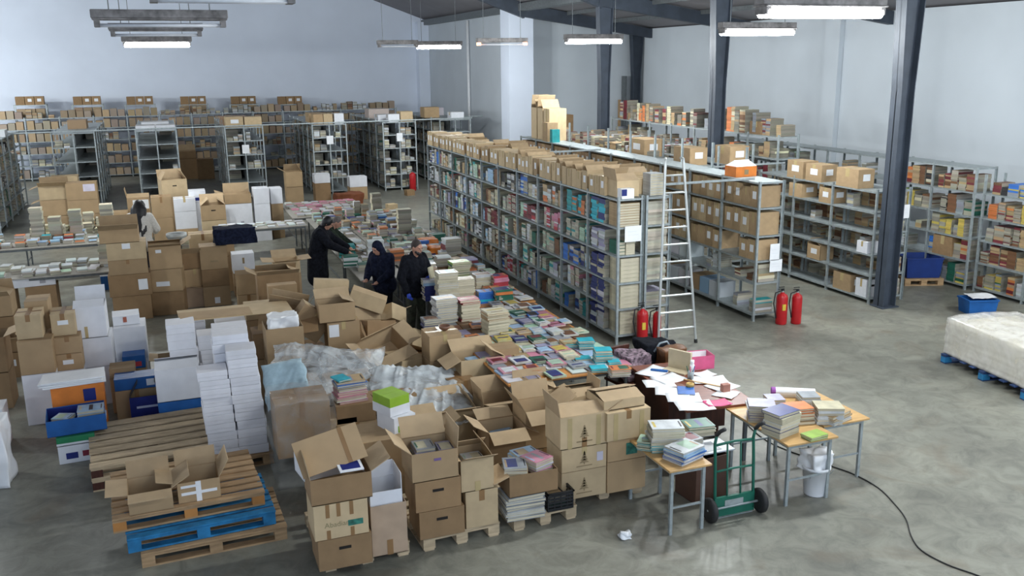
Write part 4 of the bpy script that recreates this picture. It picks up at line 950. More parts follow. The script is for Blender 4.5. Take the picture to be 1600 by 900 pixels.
P, w_, c = place(45, 93, 492, 0, .5); carton(Vector((c.x-.3, c.y-.05, atY(70,447,P.y).z)), 1.1, .36, .16, .1, 'long flat white box with a grey print by the left table', m=WBOX, stick=(.8,.5,.1,.06,mat('grey_print',(.3,.3,.33))))
carton(Vector((c.x-.7, c.y, 0)), .5, .5, .6, 0, 'kraft carton under the left end of the long flat white box', m=KRAFT)
col(-12, 13, 705, [640], .4, ['white carton at the extreme left edge'], 0, opts=[dict(m=WBOX)])
bag((at(-6,755,0).x, at(-6,755,0).y, 0), .34, .4, .75, 'white bag with a purple print at the extreme left', WPLAST, 6, 'printed_bag', 3)
# blue printed boxes in front
P, w_, c = place(92, 150, 722, 0, .5)
def sneak(root, w, d, h): MB().box(-w*.3,-d/2-.003,h*.25,w*.02,-d/2,h*.6,NAVYCR).box(w*.14,-d/2-.003,h*.3,w*.38,-d/2,h*.62,mat('wine_print',(.2,.02,.04))).build('printed_mark', root)
carton(c, w_, .5, .22, .05, 'white box with navy and wine prints, under the green one', m=WBOX, extra=sneak)
carton(Vector((c.x, c.y, .235)), w_*1.02, .5, .1, .05, 'shallow green and white box beside the slatted pallet', m=mat('leaf_green_print',(.02,.2,.08),.4), band=(WBOX,0,.25))
carton(Vector((c.x+.02, c.y+.05, .34)), w_*1.6, .5, .20, .08, 'open blue box full of pale blue books', m=BLUECR, flaps=(None,None,None,None), inside=NAVYCR)
stack(c.x+.2, c.y+.02, .40, 5, .3, .26, .035, ['pale blue','white','pale blue'], 'pile in the open blue box', yaw=.08)
stack(c.x-.12, c.y, .40, 3, .2, .2, .035, ['pale blue','pale blue'], 'small pile in the open blue box', yaw=-.4)
c2 = at(120, 648, .3); carton(Vector((c.x+.02, c.y+.62, 0)), .6, .42, .74, .05, 'orange printed box behind the open blue one', m=ORANGE, stick=(.72,.82,.14,.16,NAVYCR))
zt = .745
for k in range(4):
    tag(soft(MB().box(-.36,-.2,0,.36,.2,.018,PAPER).build('paper_bundle', loc=(c.x-.02+random.uniform(-.02,.02), c.y+.6, zt+.02*k)), .003), '%s pale sheet bundle from the bottom on the orange box' % ORD[k], 'paper'); bpy.context.scene.objects[-1].rotation_euler.z = random.uniform(-.05,.08)
col(207, 262, 660, [618], .45, ['navy printed box with small white lettering'], 0, opts=[dict(m=NAVYCR, flaps=(None,120,60,60), inside=BPLAST, stick=(.5,.62,.28,.03,mat('pale_lettering',(.45,.5,.65))))])
r, z_, c, w_ = colY(180, 246, 12.55, 608, 590, .3, 'bright blue box lid with a white sticker', m=BLUECR, stick=(.85,.5,.1,.09), sup=1, top_closed=True)
col(222, 246, 640, [587], .3, ['dark plastic box end beside the pale lilac box'], 0, opts=[dict(m=BPLAST)])
r, z_, c, w_ = colY(172, 212, 12.9, 590, 575, .3, 'pale-topped kraft carton above the bright blue lid', m=KRAFT, sup=1)
r, z_, c, w_ = colY(193, 228, 13.6, 576, 556, .3, 'blue box with red marks in front of the scuffed white carton', m=BLUECR, stick=(.5,.35,.2,.07,mat('red_mark',(.5,.05,.06))), sup=1)
col(250, 286, 598, [562], .4, ['open kraft carton with a white flap in the floor gap'], 0, opts=[dict(m=KRAFT, flaps=(None,None,170,None))])
# ------------------------------------------------------------------ heap beyond the left tables (y 260-360)
for a in [(70,115,370,[337,312,290],['kraft carton with an orange print, bottom of the far heap','kraft carton with drooping flap in the far heap','pale kraft carton with open wings, far heap'],[dict(m=KRAFT,stick=(.35,.4,.3,.12,ORANGE)),dict(m=KRAFT,flaps=(20,40,200,None)),dict(m=KRAFTP,flaps=(150,60,200,None))]),
          (112,160,368,[334,312,285],['broad kraft carton, bottom right of the far heap','broad open carton, middle of the far heap','upper carton with a lilac sheet, far heap'],[dict(m=KRAFT),dict(m=KRAFT,flaps=(None,60,None,None)),dict(m=KRAFT,stick=(.75,.7,.3,.2,mat('lilac_sheet',(.6,.56,.66))))]),
          (88,130,350,[295,275],['kraft carton at the back of the far heap','kraft carton on top at the back of the far heap'],[dict(m=KRAFT),dict(m=KRAFTP)]),
          (170,205,380,[332],['kraft carton below crumpled white paper near the long-haired person'],[dict(m=KRAFT,flaps=(None,None,None,None))]),
          (205,240,372,[330,308],['tall kraft carton behind the long-haired person','open carton with a white sheet on top'],[dict(m=KRAFT),dict(m=KRAFT,stick=(.6,.5,.4,.25,PAPER),flaps=(20,None,100,None))]),
          (243,275,384,[340,307],['dull kraft carton beside the long-haired person','taped dull kraft carton above it'],[dict(m=KRAFT),dict(m=KRAFT,tape=1)]),
          (278,312,384,[330,310],['white-sleeved carton beyond the metal bowl','white upper box with a grey strap, beside its twin'],[dict(m=WBOX,band=(KRAFT,0,.5)),dict(m=WBOX,tape=2)]),
          (258,298,372,[308,280],['kraft carton file behind the white straps','tilted fruit carton with dark oval holes'],[dict(m=KRAFT),dict(m=KRAFTP,hole=True,flaps=(None,110,60,60),yaw=.2)]),
          (302,328,378,[316,298],['white carton behind the fruit crate carton','white box with a blue stripe'],[dict(m=WBOX),dict(m=WBOX,stick=(.5,.3,.26,.08,NAVYCR))]),
          (320,358,390,[344,320],['pale kraft lower carton by the display table','open kraft carton with two dark holes'],[dict(m=KRAFTP),dict(m=KRAFT,hole=True,flaps=(None,120,40,40))]),
          (357,398,378,[318,303],['white carton with a grey animal mark','kraft carton with a raised panel over the white one'],[dict(m=WBOX,stick=(.6,.5,.08,.08,mat('grey_print',(.3,.3,.33)))),dict(m=KRAFT,flaps=(None,90,160,None))]),
          (402,426,376,[318,294],['tall pale carton at the display table','greyish bound bundle on the tall pale carton'],[dict(m=WBOX),dict(m=WBOX)]),
          (428,446,372,[318,294],['kraft carton under the small white box','small white box above the kraft one'],[dict(m=KRAFT),dict(m=WBOX)]),
          (450,476,328,[292,268],['kraft carton under the carton of pink papers','open carton heaped with pink and cream papers'],[dict(m=KRAFT),dict(m=KRAFT,flaps=(None,60,150,60))]),
          (494,518,318,[286,272],['brown carton under the white bagged one','carton topped with a white bag'],[dict(m=KRAFTD),dict(m=WBOX)]),
          (548,575,312,[292,276],['kraft carton with white papers by the extinguisher row','pale box of papers, upper one by the extinguisher row'],[dict(m=KRAFT),dict(m=WBOX)]),
          (282,310,268+12,[248,236],['grey-brown carton deep between the far rows','wide carton with open lid deep between the far rows'],[dict(m=KRAFTD),dict(m=KRAFTD,flaps=(None,110,None,None))]),
          (310,336,280,[248],['second grey-brown carton deep between the far rows'],[dict(m=KRAFTD)])]:
    c, w_, z_ = col(a[0], a[1], a[2], a[3], .5, a[4], 0, opts=a[5])
# ------------------------------------------------------------------ tables
def table(x0, y0, x1, y1, lab, top=WOODO, z=.75, fr=STEELD, bars=True, th=.025, yaw=0, group=None):
    cx, cy = (x0+x1)/2, (y0+y1)/2; hw, hd = (x1-x0)/2, (y1-y0)/2; t = empty('table', (cx, cy, 0), yaw, lab, 'table', group)
    soft(MB().box(-hw,-hd,z-th,hw,hd,z,top).build('tabletop', t), .004)
    MB().box(-hw+.05,-hd+.05,z-th-.05,hw-.05,-hd+.07,z-th,fr).box(-hw+.05,hd-.07,z-th-.05,hw-.05,hd-.05,z-th,fr).box(-hw+.05,-hd+.07,z-th-.05,-hw+.07,hd-.07,z-th,fr).box(hw-.07,-hd+.07,z-th-.05,hw-.05,hd-.07,z-th,fr).build('apron', t)
    for sx in (-1, 1):
        for sy in (-1, 1): MB().box(sx*(hw-.06)-.016,sy*(hd-.06)-.016,0,sx*(hw-.06)+.016,sy*(hd-.06)+.016,z-th,fr).build('leg', t)
        if bars: MB().box(sx*(hw-.06)-.01,-hd+.06,.2,sx*(hw-.06)+.01,hd-.06,.22,fr).build('crossbar', t)
    return t
GREYT = mat('grey_tabletop', (.36,.34,.30), .5)
table(3.66, 9.95, 5.36, 11.72, 'orange wood table in front, spread with single bright books', WOODO)
table(3.75, 11.76, 5.45, 13.55, 'wood table covered with books next to the taped carton and bowl', WOODO)
table(4.05, 13.6, 5.5, 15.4, 'book-covered table beside the standing man', WOODO)
table(4.05, 15.45, 5.55, 17.3, 'book-covered table behind the standing man', GREYT)
table(4.02, 17.35, 5.6, 19.3, 'book-covered table with the tall cream stack', GREYT)
table(3.98, 19.35, 5.6, 21.4, 'book-covered table before the bare aisle floor', GREYT)
table(3.2, 21.45, 5.5, 23.6, 'last book-covered table before the aisle, under the tall white stacks', GREYT)
table(3.12, 16.2, 3.98, 18.2, 'table with green and white book piles before the leaning people', GREYT)
table(3.12, 18.25, 3.94, 21.3, 'table of pale leaflets behind the leaning people', GREYT)
table(.95, 22.6, 3.1, 23.5, 'display table with pale leaflets and bare steel legs', GREYT)
table(2.9, 23.8, 5.0, 26.6, 'table covered with rows of pinkish and white leaflets', GREYT)
table(-3.75, 18.95, -1.15, 20.1, 'grey table carrying rows of pale upright boxes at the left', GREYT)
table(-4.4, 22.2, -1.35, 23.4, 'back table at the left with blue and white books', GREYT)
table(-.1, 20.6, 1.0, 21.6, 'table with a metal bowl behind the tall carton heap', GREYT)
ZT = .752
# flat books of the two front tables
FL = []
def flat(px, py, cn, w=.20, d=.27, n=1, yaw=.0, th=.022, label=None):
    P = at(px, py, ZT)
    FL.append((P.x, P.y))
    if n == 1: book((P.x, P.y, ZT+.022), w*1.08, d, th, yaw, cn, label, art=1)
    else: stack(P.x, P.y, ZT+.022, n, w, d, th, [cn, 'white', cn], label, yaw, 'left')
FB = [(795,582,'pink',1,'at the outer corner of the orange table'),(832,583,'orange',2,'orange pile on the orange table edge'),(866,588,'pale green',1,'on the bare wood at the table front'),
 (902,574,'grey',1,'with a square picture at the table front edge'),(775,566,'pink',1,'behind the corner one on the orange table'),(812,566,'white',1,'third along the front of the orange table'),
 (842,566,'dark green',1,'between the orange pile and the framed one'),(868,570,'pink',1,'beside the dark green one at the front'),(890,560,'cream',2,'cream pile beside the turquoise books'),
 (800,548,'yellow',1,'with a yellow cover in the second line'),(826,548,'white',1,'in the second line of the front table'),(850,550,'violet grey',1,'violet one in the second line'),
 (874,548,'pink',1,'pink one in the second line'),(786,532,'yellow',1,'yellow one above the wedged carton'),(812,533,'navy',1,'dark one in the third line'),
 (838,534,'dark green',2,'dark green pair in the third line'),(862,536,'grey',1,'grey one in the third line'),(886,540,'tan',2,'tan pair left of the turquoise books'),
 (740,530,'orange',1,'orange one beside the taped carton'),(760,540,'pale green',1,'pale green one beside the taped carton'),(790,520,'yellow',1,'yellow one in the fourth line'),
 (815,520,'tan',1,'tan one in the fourth line'),(840,520,'pale blue',1,'pale blue sheet-like one in the fourth line'),(866,522,'white',2,'white pair in the fourth line'),(888,524,'white',1,'white one in the fourth line'),
 (745,512,'orange',1,'orange and white one by the grey stack'),(770,515,'white',1,'white one by the leaning brown books'),(822,505,'navy',1,'navy one in the fifth line'),(846,508,'white',2,'white pair in the fifth line'),
 (868,510,'pink',1,'pink one in the fifth line'),(812,492,'dark green',1,'dark one near the leaning cream stack'),(832,494,'blue',1,'blue and white one in the sixth line'),(852,497,'pink',1,'pink one in the sixth line'),
 (800,476,'white',1,'white one in the seventh line'),(818,480,'white',1,'open-looking white one in the seventh line'),(838,484,'pale blue',1,'pale one in the seventh line'),(776,480,'grey',2,'grey pair behind the leaning cream stack'),
 (802,464,'pale green',1,'pale green one in the eighth line'),(818,468,'white',1,'white one in the eighth line'),(905,520,'pale green',1,'pale one at the aisle side of the front table'),(880,505,'white',1,'white one at the aisle side of the table')]
for px, py, cn, n, ds in FB:
    w = random.uniform(.17,.22)
    if n == 1: flat(px, py, cn, w, random.uniform(.23,.29), 1, random.uniform(-.12,.12), label='%s book lying flat, %s' % (cn, ds))
    else: flat(px, py, cn, w, .26, 2, random.uniform(-.1,.1), label=ds)
for i in range(8):
    for j in range(13):
        x = 3.78+i*.215+random.uniform(-.02,.02); y = 10.12+j*.268+random.uniform(-.02,.02)
        if y < 10.3 and i in (2, 3): continue
        if 3.7 < x < 5.4: sbook(x, y, ZT, .20, .25, random.uniform(.012,.02), random.uniform(-.12,.12), random.choice(['white','grey','tan','pale blue','white','pale green','violet grey','cream','pink','brown']), 3)
# turquoise group
for (x0_, x1_, yb, yt, nn, ds) in [(905,930,548,533,3,'first turquoise pile by the aisle'),(930,958,570,548,6,'tall turquoise pile at the table corner'),(900,925,566,562,1,'flat turquoise row'),(925,950,582,576,1,'flat turquoise row at the table end'),(952,972,573,566,2,'turquoise pile at the very corner'),(885,905,545,540,1,'flat turquoise start of the row')]:
    stackpx(x0_, x1_, yb, yt, ZT, ['turquoise'], ds, .03, -.25, art=False)
stackpx(955, 985, 590, 578, ZT-.0, ['orange','white'], 'orange pile overhanging the table end', .03, -.2)
# stacks a..p
for (a0, a1, yb, yt, cols_, ds, th, sp) in [
 (684,719,478,425,['white','cream','tan','cream'],'tall cream and tan pile at the man elbow',.045,'mix'),(716,743,473,440,['cream','cream'],'even cream pile beside the tall cream and tan one',.035,'left'),
 (744,770,455,430,['white','cream'],'white pile behind the red one',.035,'mix'),(772,795,455,432,['red','pink','red','pink'],'red and pink pile by the aisle',.035,'front'),
 (748,772,474,457,['blue','blue','turquoise'],'bright blue pile in the middle of the table',.03,'front'),(775,802,474,455,['dark green','orange','orange'],'orange pile topped with green',.04,'front'),
 (722,752,503,470,['red','cream','cream'],'cream pile with a red top beside the grey one',.04,'left'),(682,718,506,468,['grey','white','white','grey'],'white and grey pile near the man hip',.035,'left'),
 (757,803,524,488,['cream','cream','tan'],'leaning brown and cream block of the front table',.03,'left'),(708,736,440,408,['lime green','dark green','cream','pale green'],'green-topped pale pile behind the white one',.04,'left'),
 (684,706,430,400,['white','tan','brown'],'tan pile behind the man arm',.04,'mix'),(664,686,470,440,['white','navy','pale blue'],'blue and white pile at the man side',.04,'front'),
 (667,684,440,414,['white','orange','white'],'white pile beyond the man elbow',.035,'left'),(697,722,405,372,['white','white','maroon'],'white pile over maroon books by the aisle',.04,'left'),
 (722,748,420,405,['violet grey','maroon','pink'],'maroon pile nearest the long shelving foot',.035,'front'),(662,690,512,500,['grey','navy'],'low grey pile on the table corner',.03,'left')]:
    stackpx(a0, a1, yb, yt, ZT, cols_, ds, th, random.uniform(-.08,.08), sp, single=yb > 436)
for (px, py, ds) in [(682,398,'orange plastic bag on the book table'),(668,385,'red and orange plastic bag beyond the first')]:
    P = at(px, py, ZT); bag(P, .34, .3, .16, ds, ORANGE, px, 'plastic_bag', 6)
# farther stacks: singly while the count lasts
for (a0, a1, yb, yt, cols_, ds, th, sp) in [
 (623,644,367,328,['cream','cream'],'tall cream pile in the far part of the tables',.06,'left'),(554,564,342,315,['white','cream'],'slim white pile beyond the leaning people',.07,'left'),
 (582,597,331,304,['cream','cream'],'cream pile at the end of the last table',.07,'left'),(591,605,351,336,['pale blue','blue'],'pale blue pile at the last table',.05,'front'),
 (606,625,358,342,['pale blue','tan'],'blue and tan pile near the tall cream one',.05,'front'),(530,557,402,384,['teal','dark green','teal'],'teal pile near the leaning people hands',.05,'front'),
 (537,560,418,400,['dark green','white','dark green'],'dark green pile at the edge of the near leaning table',.045,'front'),(571,606,405,378,['white','white'],'white pile beside the hooded person',.05,'front'),
 (610,632,408,392,['orange','brown'],'orange-brown pile left of the man head',.05,'front'),(651,671,388,376,['blue','navy'],'blue-spined pile above the orange bags',.06,'front'),(676,696,380,368,['dark green','cream'],'green-topped pile by the aisle shelving',.06,'front')]:
    stackpx(a0, a1, yb, yt, ZT, cols_, ds, th*.7, random.uniform(-.08,.08), sp, single=False)
# the remaining heaps on the far tables
PT = [['white','cream'],['grey','white'],['pale blue','blue','white'],['tan','cream'],['violet grey','pink','white'],['white','white','maroon'],['pale green','white'],['orange','tan'],['dark green','teal','white'],['cream','cream'],['navy','white']]
def heaps(x0, y0, x1, y1, nx, ny, hmax, pals=PT, avoid=()):
    for i in range(nx):
        for j in range(ny):
            if random.random() < .14: continue
            x = x0+(i+.5)*(x1-x0)/nx+random.uniform(-.03,.03); y = y0+(j+.5)*(y1-y0)/ny+random.uniform(-.03,.03)
            if any((x-a)**2+(y-b)**2 < .045 for a, b in avoid): continue
            h = hmax*random.uniform(.15,1)*(1 if random.random() < .7 else 1.6); th = random.uniform(.02,.04)
            stack(x, y, ZT, max(1, int(h/th)), (x1-x0)/nx*.8, (y1-y0)/ny*.82, th, random.choice(pals), '', random.uniform(-.15,.15), 'mix', single=False)
PGS[0] = 1.0
heaps(4.85, 13.65, 5.45, 15.35, 3, 6, .10); heaps(4.1, 15.5, 5.5, 17.3, 7, 7, .16); heaps(4.1, 17.4, 5.5, 19.3, 6, 7, .16); heaps(4.05, 19.4, 5.5, 21.3, 6, 7, .18); heaps(3.3, 21.5, 5.4, 23.5, 9, 7, .22)
heaps(3.2, 16.9, 3.9, 18.1, 3, 4, .12, [['white','grey'],['dark green','white'],['pale green','white']]); heaps(3.2, 18.3, 3.85, 21.2, 3, 10, .1, [['white','pale blue'],['white','cream']])
heaps(1.0, 22.65, 3.05, 23.4, 9, 3, .06, [['white','cream'],['white','pale green']]); heaps(3.0, 23.9, 4.9, 26.5, 8, 9, .07, [['pink','white'],['white','white'],['white','pale green']])
heaps(-3.7, 19.0, -1.2, 20.0, 11, 3, .14, [['white','pink'],['white','violet grey'],['white','white'],['pale green','white']]); heaps(-4.3, 22.3, -1.4, 23.3, 12, 4, .16, [['pale blue','white'],['white','blue'],['orange','red','white'],['turquoise','yellow','white'],['white','white']])
heaps(-3.2, 23.5, -1.2, 24.2, 7, 2, .3, [['cream','cream']]); heaps(-.05, 20.7, .95, 21.5, 5, 3, .15, [['white','cream'],['white','pale blue'],['cream','white']])
table(-3.3, 23.45, -1.1, 24.25, 'low table of tall cream piles at the left', GREYT)
def stcol(x, y, z, w, d, h, cn):
    zz = z
    while zz < z+h: th = .05; sbook(x+random.uniform(-.01,.01), y, zz, w, d, th-.002, random.uniform(-.04,.04), cn, 2); zz += th
for x, y, h in ((-2.9,23.2,.75),(-2.55,23.3,.5),(-2.1,23.2,.62),(-1.35,22.0,.9),(-1.3,19.6,.5)): stcol(x, y, ZT, .26, .3, h, 'cream')
P = at(270, 398, .9); 
tag(MB().lathe([(.10,0),(.17,.05),(.22,.14),(.215,.20),(.2,.2),(.19,.13),(.1,.02)], ALU, 24).build('metal_bowl', None, True, (.05,21.0,ZT+.1)), 'shiny metal bowl upturned on papers behind the tall carton heap', 'bowl')
# crates under / red bundle near far rows
tag(bag(at(545,318,0), .9, .6, .35, 'brown and dark red coat dropped on the floor by the far leaflets', mat('rust_cloth', (.16,.05,.02), .9), 3, 'coat', 3), None, 'coat')
for i, (px, py, w_, d_, h_, m_, lab) in enumerate([(612,326,.3,.3,.16,'p','kraft box on the aisle floor behind the last table'),(606,334,.3,.3,.14,'','brown box beside the purple ones'),(640,305,.3,.25,.2,'d','small dark box at the aisle')]):
    P = at(px, py, 0); mini(m_, P.x, P.y, 0, w_, d_, h_, .2, lab)
# ------------------------------------------------------------------ dark red desk
D0 = Vector((5.28, 8.5, 0)); t = empty('desk', (5.72, 9.2, 0), radians(-5), 'dark red wooden desk littered with white papers', 'desk')
soft(MB().box(-.42,-.85,.72,.46,.78,.75,MAHOT).build('desktop', t), .004)
MB().box(-.38,-.30,0,-.355,.74,.72,MAHOG).build('side_panel', t); MB().box(.38,-.1,0,.40,.74,.72,MAHOG).build('side_panel', t); MB().box(-.38,.71,.1,.4,.73,.72,MAHOG).build('back_panel', t)
MB().box(-.36,-.28,.25,.38,-.26,.72,MAHOG).build('front_panel', t)
for x in (-.36, .38): MB().box(x-.02,-.78,0,x+.02,-.74,.72,STEELD).build('leg', t)
t2 = empty('cabinet', (5.42, 10.05, 0), radians(-5), 'dark wooden cabinet side standing behind the papers desk', 'cabinet')
Z = .752
def paper(px, py, w, d, yaw, lab, m=PAPER, z=Z, rot=None):
    P = at(px, py, z); mb = MB(); n = 6
    v = [(-w/2+w*i/n, -d/2+d*j/n, .004*sin(i*1.3+j)+.004+.006*((i-n/2)/n)**2*4) for j in range(n+1) for i in range(n+1)]
    f = [(j*(n+1)+i, j*(n+1)+i+1, (j+1)*(n+1)+i+1, (j+1)*(n+1)+i) for j in range(n) for i in range(n)]
    mb.poly(v, f, m); o = mb.build('paper_sheet', None, True, P); o.rotation_euler = rot or (0,0,yaw); s = o.modifiers.new('thickness','SOLIDIFY'); s.thickness = .001
    return tag(o, lab, 'paper')
bpy.data.objects.remove(t2)
for (px, py, w_, d_, yw, lab) in [(1022,581,.34,.24,.5,'white sheet at the far corner of the papers desk, under a blue pen case'),(1045,592,.3,.24,.2,'white sheet in the middle of the papers desk'),(1030,600,.3,.22,-.3,'white sheet overhanging the desk side'),
  (1050,612,.32,.24,-.5,'pale pink-lined sheet on the desk side'),(1068,622,.32,.24,-.4,'white sheet with a violet stamp at the desk front'),(1085,634,.34,.25,-.3,'large white sheet over the front corner of the desk'),
  (1108,594,.34,.22,-.3,'white sheet near the pink box'),(1128,604,.28,.22,.2,'curled white sheet near the far side of the desk'),(1134,616,.22,.2,.6,'crumpled white paper at the desk end'),(1100,585,.2,.16,.1,'folded white note beside the pink box')]:
    paper(px, py, w_*1.25, d_*1.25, yw, lab)
paper(1120, 630, .3, .2, -.1, 'pink sheet at the front edge of the papers desk', PINK)
P = at(1092, 575, Z); carton(P+Vector((.02,.05,0)), .33, .25, .18, radians(-8), 'open pink box with a white inside on the papers desk', m=PINK, flaps=(None,None,None,None), inside=PAPER, name='pink_box')
P = at(1030, 580, Z+.006); o = soft(MB().box(-.11,-.022,0,.11,.022,.025,BLUECR).build('pen_case', loc=P), .01); o.rotation_euler.z = -.7; tag(o, 'dark blue pen case on the white sheet', 'case')
P = at(1062, 578, Z); o = MB().box(-.02,-.16,0,.02,.16,.26,mat('beige_card',(.50,.42,.28))).box(-.16,-.16,0,-.02,.16,.02,MATS['beige_card']).build('desk_file', loc=P); o.rotation_euler.z = .5; tag(o, 'beige upright file standing on the papers desk', 'file')
P = at(1079, 592, Z); t = empty('pen_pot', P, 0, 'grey pot with pens and a white cap on the desk', 'pot'); MB().lathe([(.035,0),(.04,.1),(.034,.1),(.03,.01)], STEEL, 16).build('cup', t, True)
for i, m_ in enumerate((GREENM, PINK, WPLAST, BLUECR)): MB().rod((.01*i-.015,0,.01),(.03*i-.05,.02*(-1)**i,.17),.006,m_,6).build('pen', t)
P = at(1081, 584, Z); tag(MB().lathe([(.03,0),(.03,.12),(.02,.14),(.026,.145),(.026,.18),(0,.18)], WPLAST, 16).build('bottle', None, True, P), 'white capped bottle beside the pen pot', 'bottle')
P = at(1078, 606, Z); tag(MB().lathe([(.05,0),(.05,.035),(.042,.04),(.03,.04),(.03,.01)], mat('tape_roll_yellow',(.5,.33,.1),.3), 20).build('tape_roll', None, True, P+Vector((0,0,.022))), 'brown roll of tape on a blue book', 'tape')
book(at(1072, 612, Z)+Vector((0,0,.001)), .2, .27, .018, -.5, 'blue', 'blue book under the roll of tape on the desk')
P = at(1133, 612, Z); tag(soft(MB().box(-.05,-.035,0,.05,.035,.10,mat('rosy_card',(.35,.16,.12))).build('small_box', loc=P), .004), 'small brownish box standing on the papers desk', 'box')
o = MB().box(-.25,-.012,0,.25,.012,.006,WOODY).build('ruler', loc=at(1098,600,Z)+Vector((0,0,.012))); o.rotation_euler.z = -.95; tag(o, 'long wooden ruler across the papers', 'ruler')
# bags behind the desk on a chair
ch = empty('chair', (5.5, 10.35, 0), .2, 'dark chair behind the desk holding two bags', 'chair')
soft(MB().box(-.22,-.22,.42,.22,.22,.46,MAHOG).build('seat', ch), .01); soft(MB().box(-.2,.2,.55,.2,.23,.86,MAHOG).build('backrest', ch), .01)
for sx in (-1,1):
    for sy in (-1,1): MB().rod((sx*.19,sy*.19,0),(sx*.19,sy*.19,.42 if sy<0 else .8),.014,STEELD,8).build('leg', ch)
FLOR = mat('floral_cloth', (.14,.10,.12), .9, var=.9, scale=22)
P = atY(990, 575, 10.3); bag((P.x,P.y,.47), .34, .3, .34, 'mottled floral bag on the chair behind the desk', FLOR, 5, 'handbag', 5)
P = atY(1022, 570, 10.55); bag((P.x,P.y,.5), .42, .34, .36, 'black backpack with grey straps behind the desk', BLACKF, 9, 'backpack', 4)
tag(MB().tube([(P.x-.12,P.y-.2,.78),(P.x-.05,P.y-.23,.9),(P.x+.06,P.y-.22,.91),(P.x+.14,P.y-.2,.8)], .014, mat('strap_grey',(.25,.3,.33)), 8).build('strap', bpy.data.objects['backpack'], True), None)
bpy.data.objects['strap'].matrix_parent_inverse = Matrix.Translation((-P.x,-P.y,-.5))
P = atY(1047, 558, 10.2); bag((P.x,P.y,.5), .3, .24, .36, 'brown leather bag standing beside the beige file', mat('brown_leather',(.13,.055,.02),.5), 11, 'leather_bag', 3)
# ------------------------------------------------------------------ school desks in front
def sdesk(x0,y0,x1,y1,z,lab,yaw=0):
    t = table(x0,y0,x1,y1,lab,WOODY,z,STEEL,False,.022,yaw); hw, hd = (x1-x0)/2, (y1-y0)/2
    for s in (-1,1): MB().box(-hw+.06,s*(hd-.06)-.008,.28,hw-.06,s*(hd-.06)+.008,.30,STEEL).build('crossbar', t)
    return t
sdesk(4.28, 7.14, 4.76, 8.10, .72, 'yellow-topped school desk with grey legs, end towards the hand truck', 0)
sdesk(5.72, 7.22, 6.36, 8.36, .72, 'yellow-topped school desk behind the hand truck handle', 0)
sdesk(6.40, 7.50, 7.02, 8.45, .72, 'school desk with only grey frame legs showing, farthest right of the three', 0)
Z = .722
for (a0, a1, yb, yt, cols_, ds, th, yw, sp, dd) in [
  (995,1030,706,692,['pale green','teal','cream'],'thin green-edged pile at the outer corner of the near desk',.012,-.7,'left',.2),(1014,1072,708,668,['white','turquoise','cream','tan','cream'],'big pile with a pictured white cover on the near desk',.03,-.25,'back',.24),
  (1052,1118,722,700,['white','blue','pale blue','white'],'blue and white glossy pile on the near desk corner',.022,.35,'front',.26),(1076,1118,684,668,['dark green','cream','grey'],'pile with a dark green cover behind the glossy one',.035,-.1,'back',.24),
  (1064,1100,700,690,['grey','white'],'low grey pile between the piles of the near desk',.02,.1,'back',.22)]:
    stackpx(a0, a1, yb, yt, Z, cols_, ds, th, yw, sp, d=dd)
for (a0, a1, yb, yt, cols_, ds, th, yw, sp, dd) in [
  (1206,1262,682,646,['navy','cream','white','lime green','cream'],'pile with a thick navy book on top, second desk',.04,.25,'back',.24),(1168,1212,662,636,['violet grey','cream','white','pale green'],'long pale pile behind the navy-topped one',.03,-.5,'mix',.26),
  (1232,1272,664,640,['orange','cream','tan'],'pile with an orange cover behind the navy-topped one',.03,-.2,'mix',.24),(1276,1318,664,640,['cream','white','black','grey'],'pale pile over a black book on the third desk',.03,-.4,'mix',.26),
  (1252,1282,640,622,['grey','white','tan'],'pile towards the far end of the third desk',.03,-.3,'mix',.22),(1300,1330,660,646,['tan','white'],'small pile at the outer corner of the third desk',.025,.3,'mix',.2),
  (1200,1226,640,626,['violet grey','white'],'small pile at the far end of the second desk',.025,-.3,'mix',.22),(1270,1296,688,682,['lime green'],'lone pale one at the desk edge',.02,.1,'back',.16)]:
    stackpx(a0, a1, yb, yt, Z, cols_, ds, th, yw, sp, d=dd, art=False)
P = at(1220, 622, Z); t = MB().rod((0,0,.06),(.42,-.24,.06),.05,PAPER,14).build('paper_roll', loc=P+Vector((-.05,.1,0)), smooth=False); MB().rod((-.012,.007,.06),(.03,-.017,.06),.052,mat('violet_print2',(.30,.08,.35)),14).build('violet_end', t); tag(t, 'rolled white paper with a violet end on the second desk', 'roll')
# low brown box / cabinet under the desks between them, black bag
carton(Vector((5.1, 7.85, 0)), .42, .36, .5, .1, 'dark brown openwork box on the floor behind the hand truck', m=mat('dark_brown_card',(.09,.045,.03)), flaps=(None,None,None,None), inside=BPLAST)
tag(soft(MB().box(-.24,-.16,0,.24,.16,.016,PAPER).box(-.2,-.12,.016,.1,.1,.02,cov('grey')).build('magazine', loc=(5.2,7.9,.505)), .003), 'open pale magazine on the dark brown box', 'magazine')
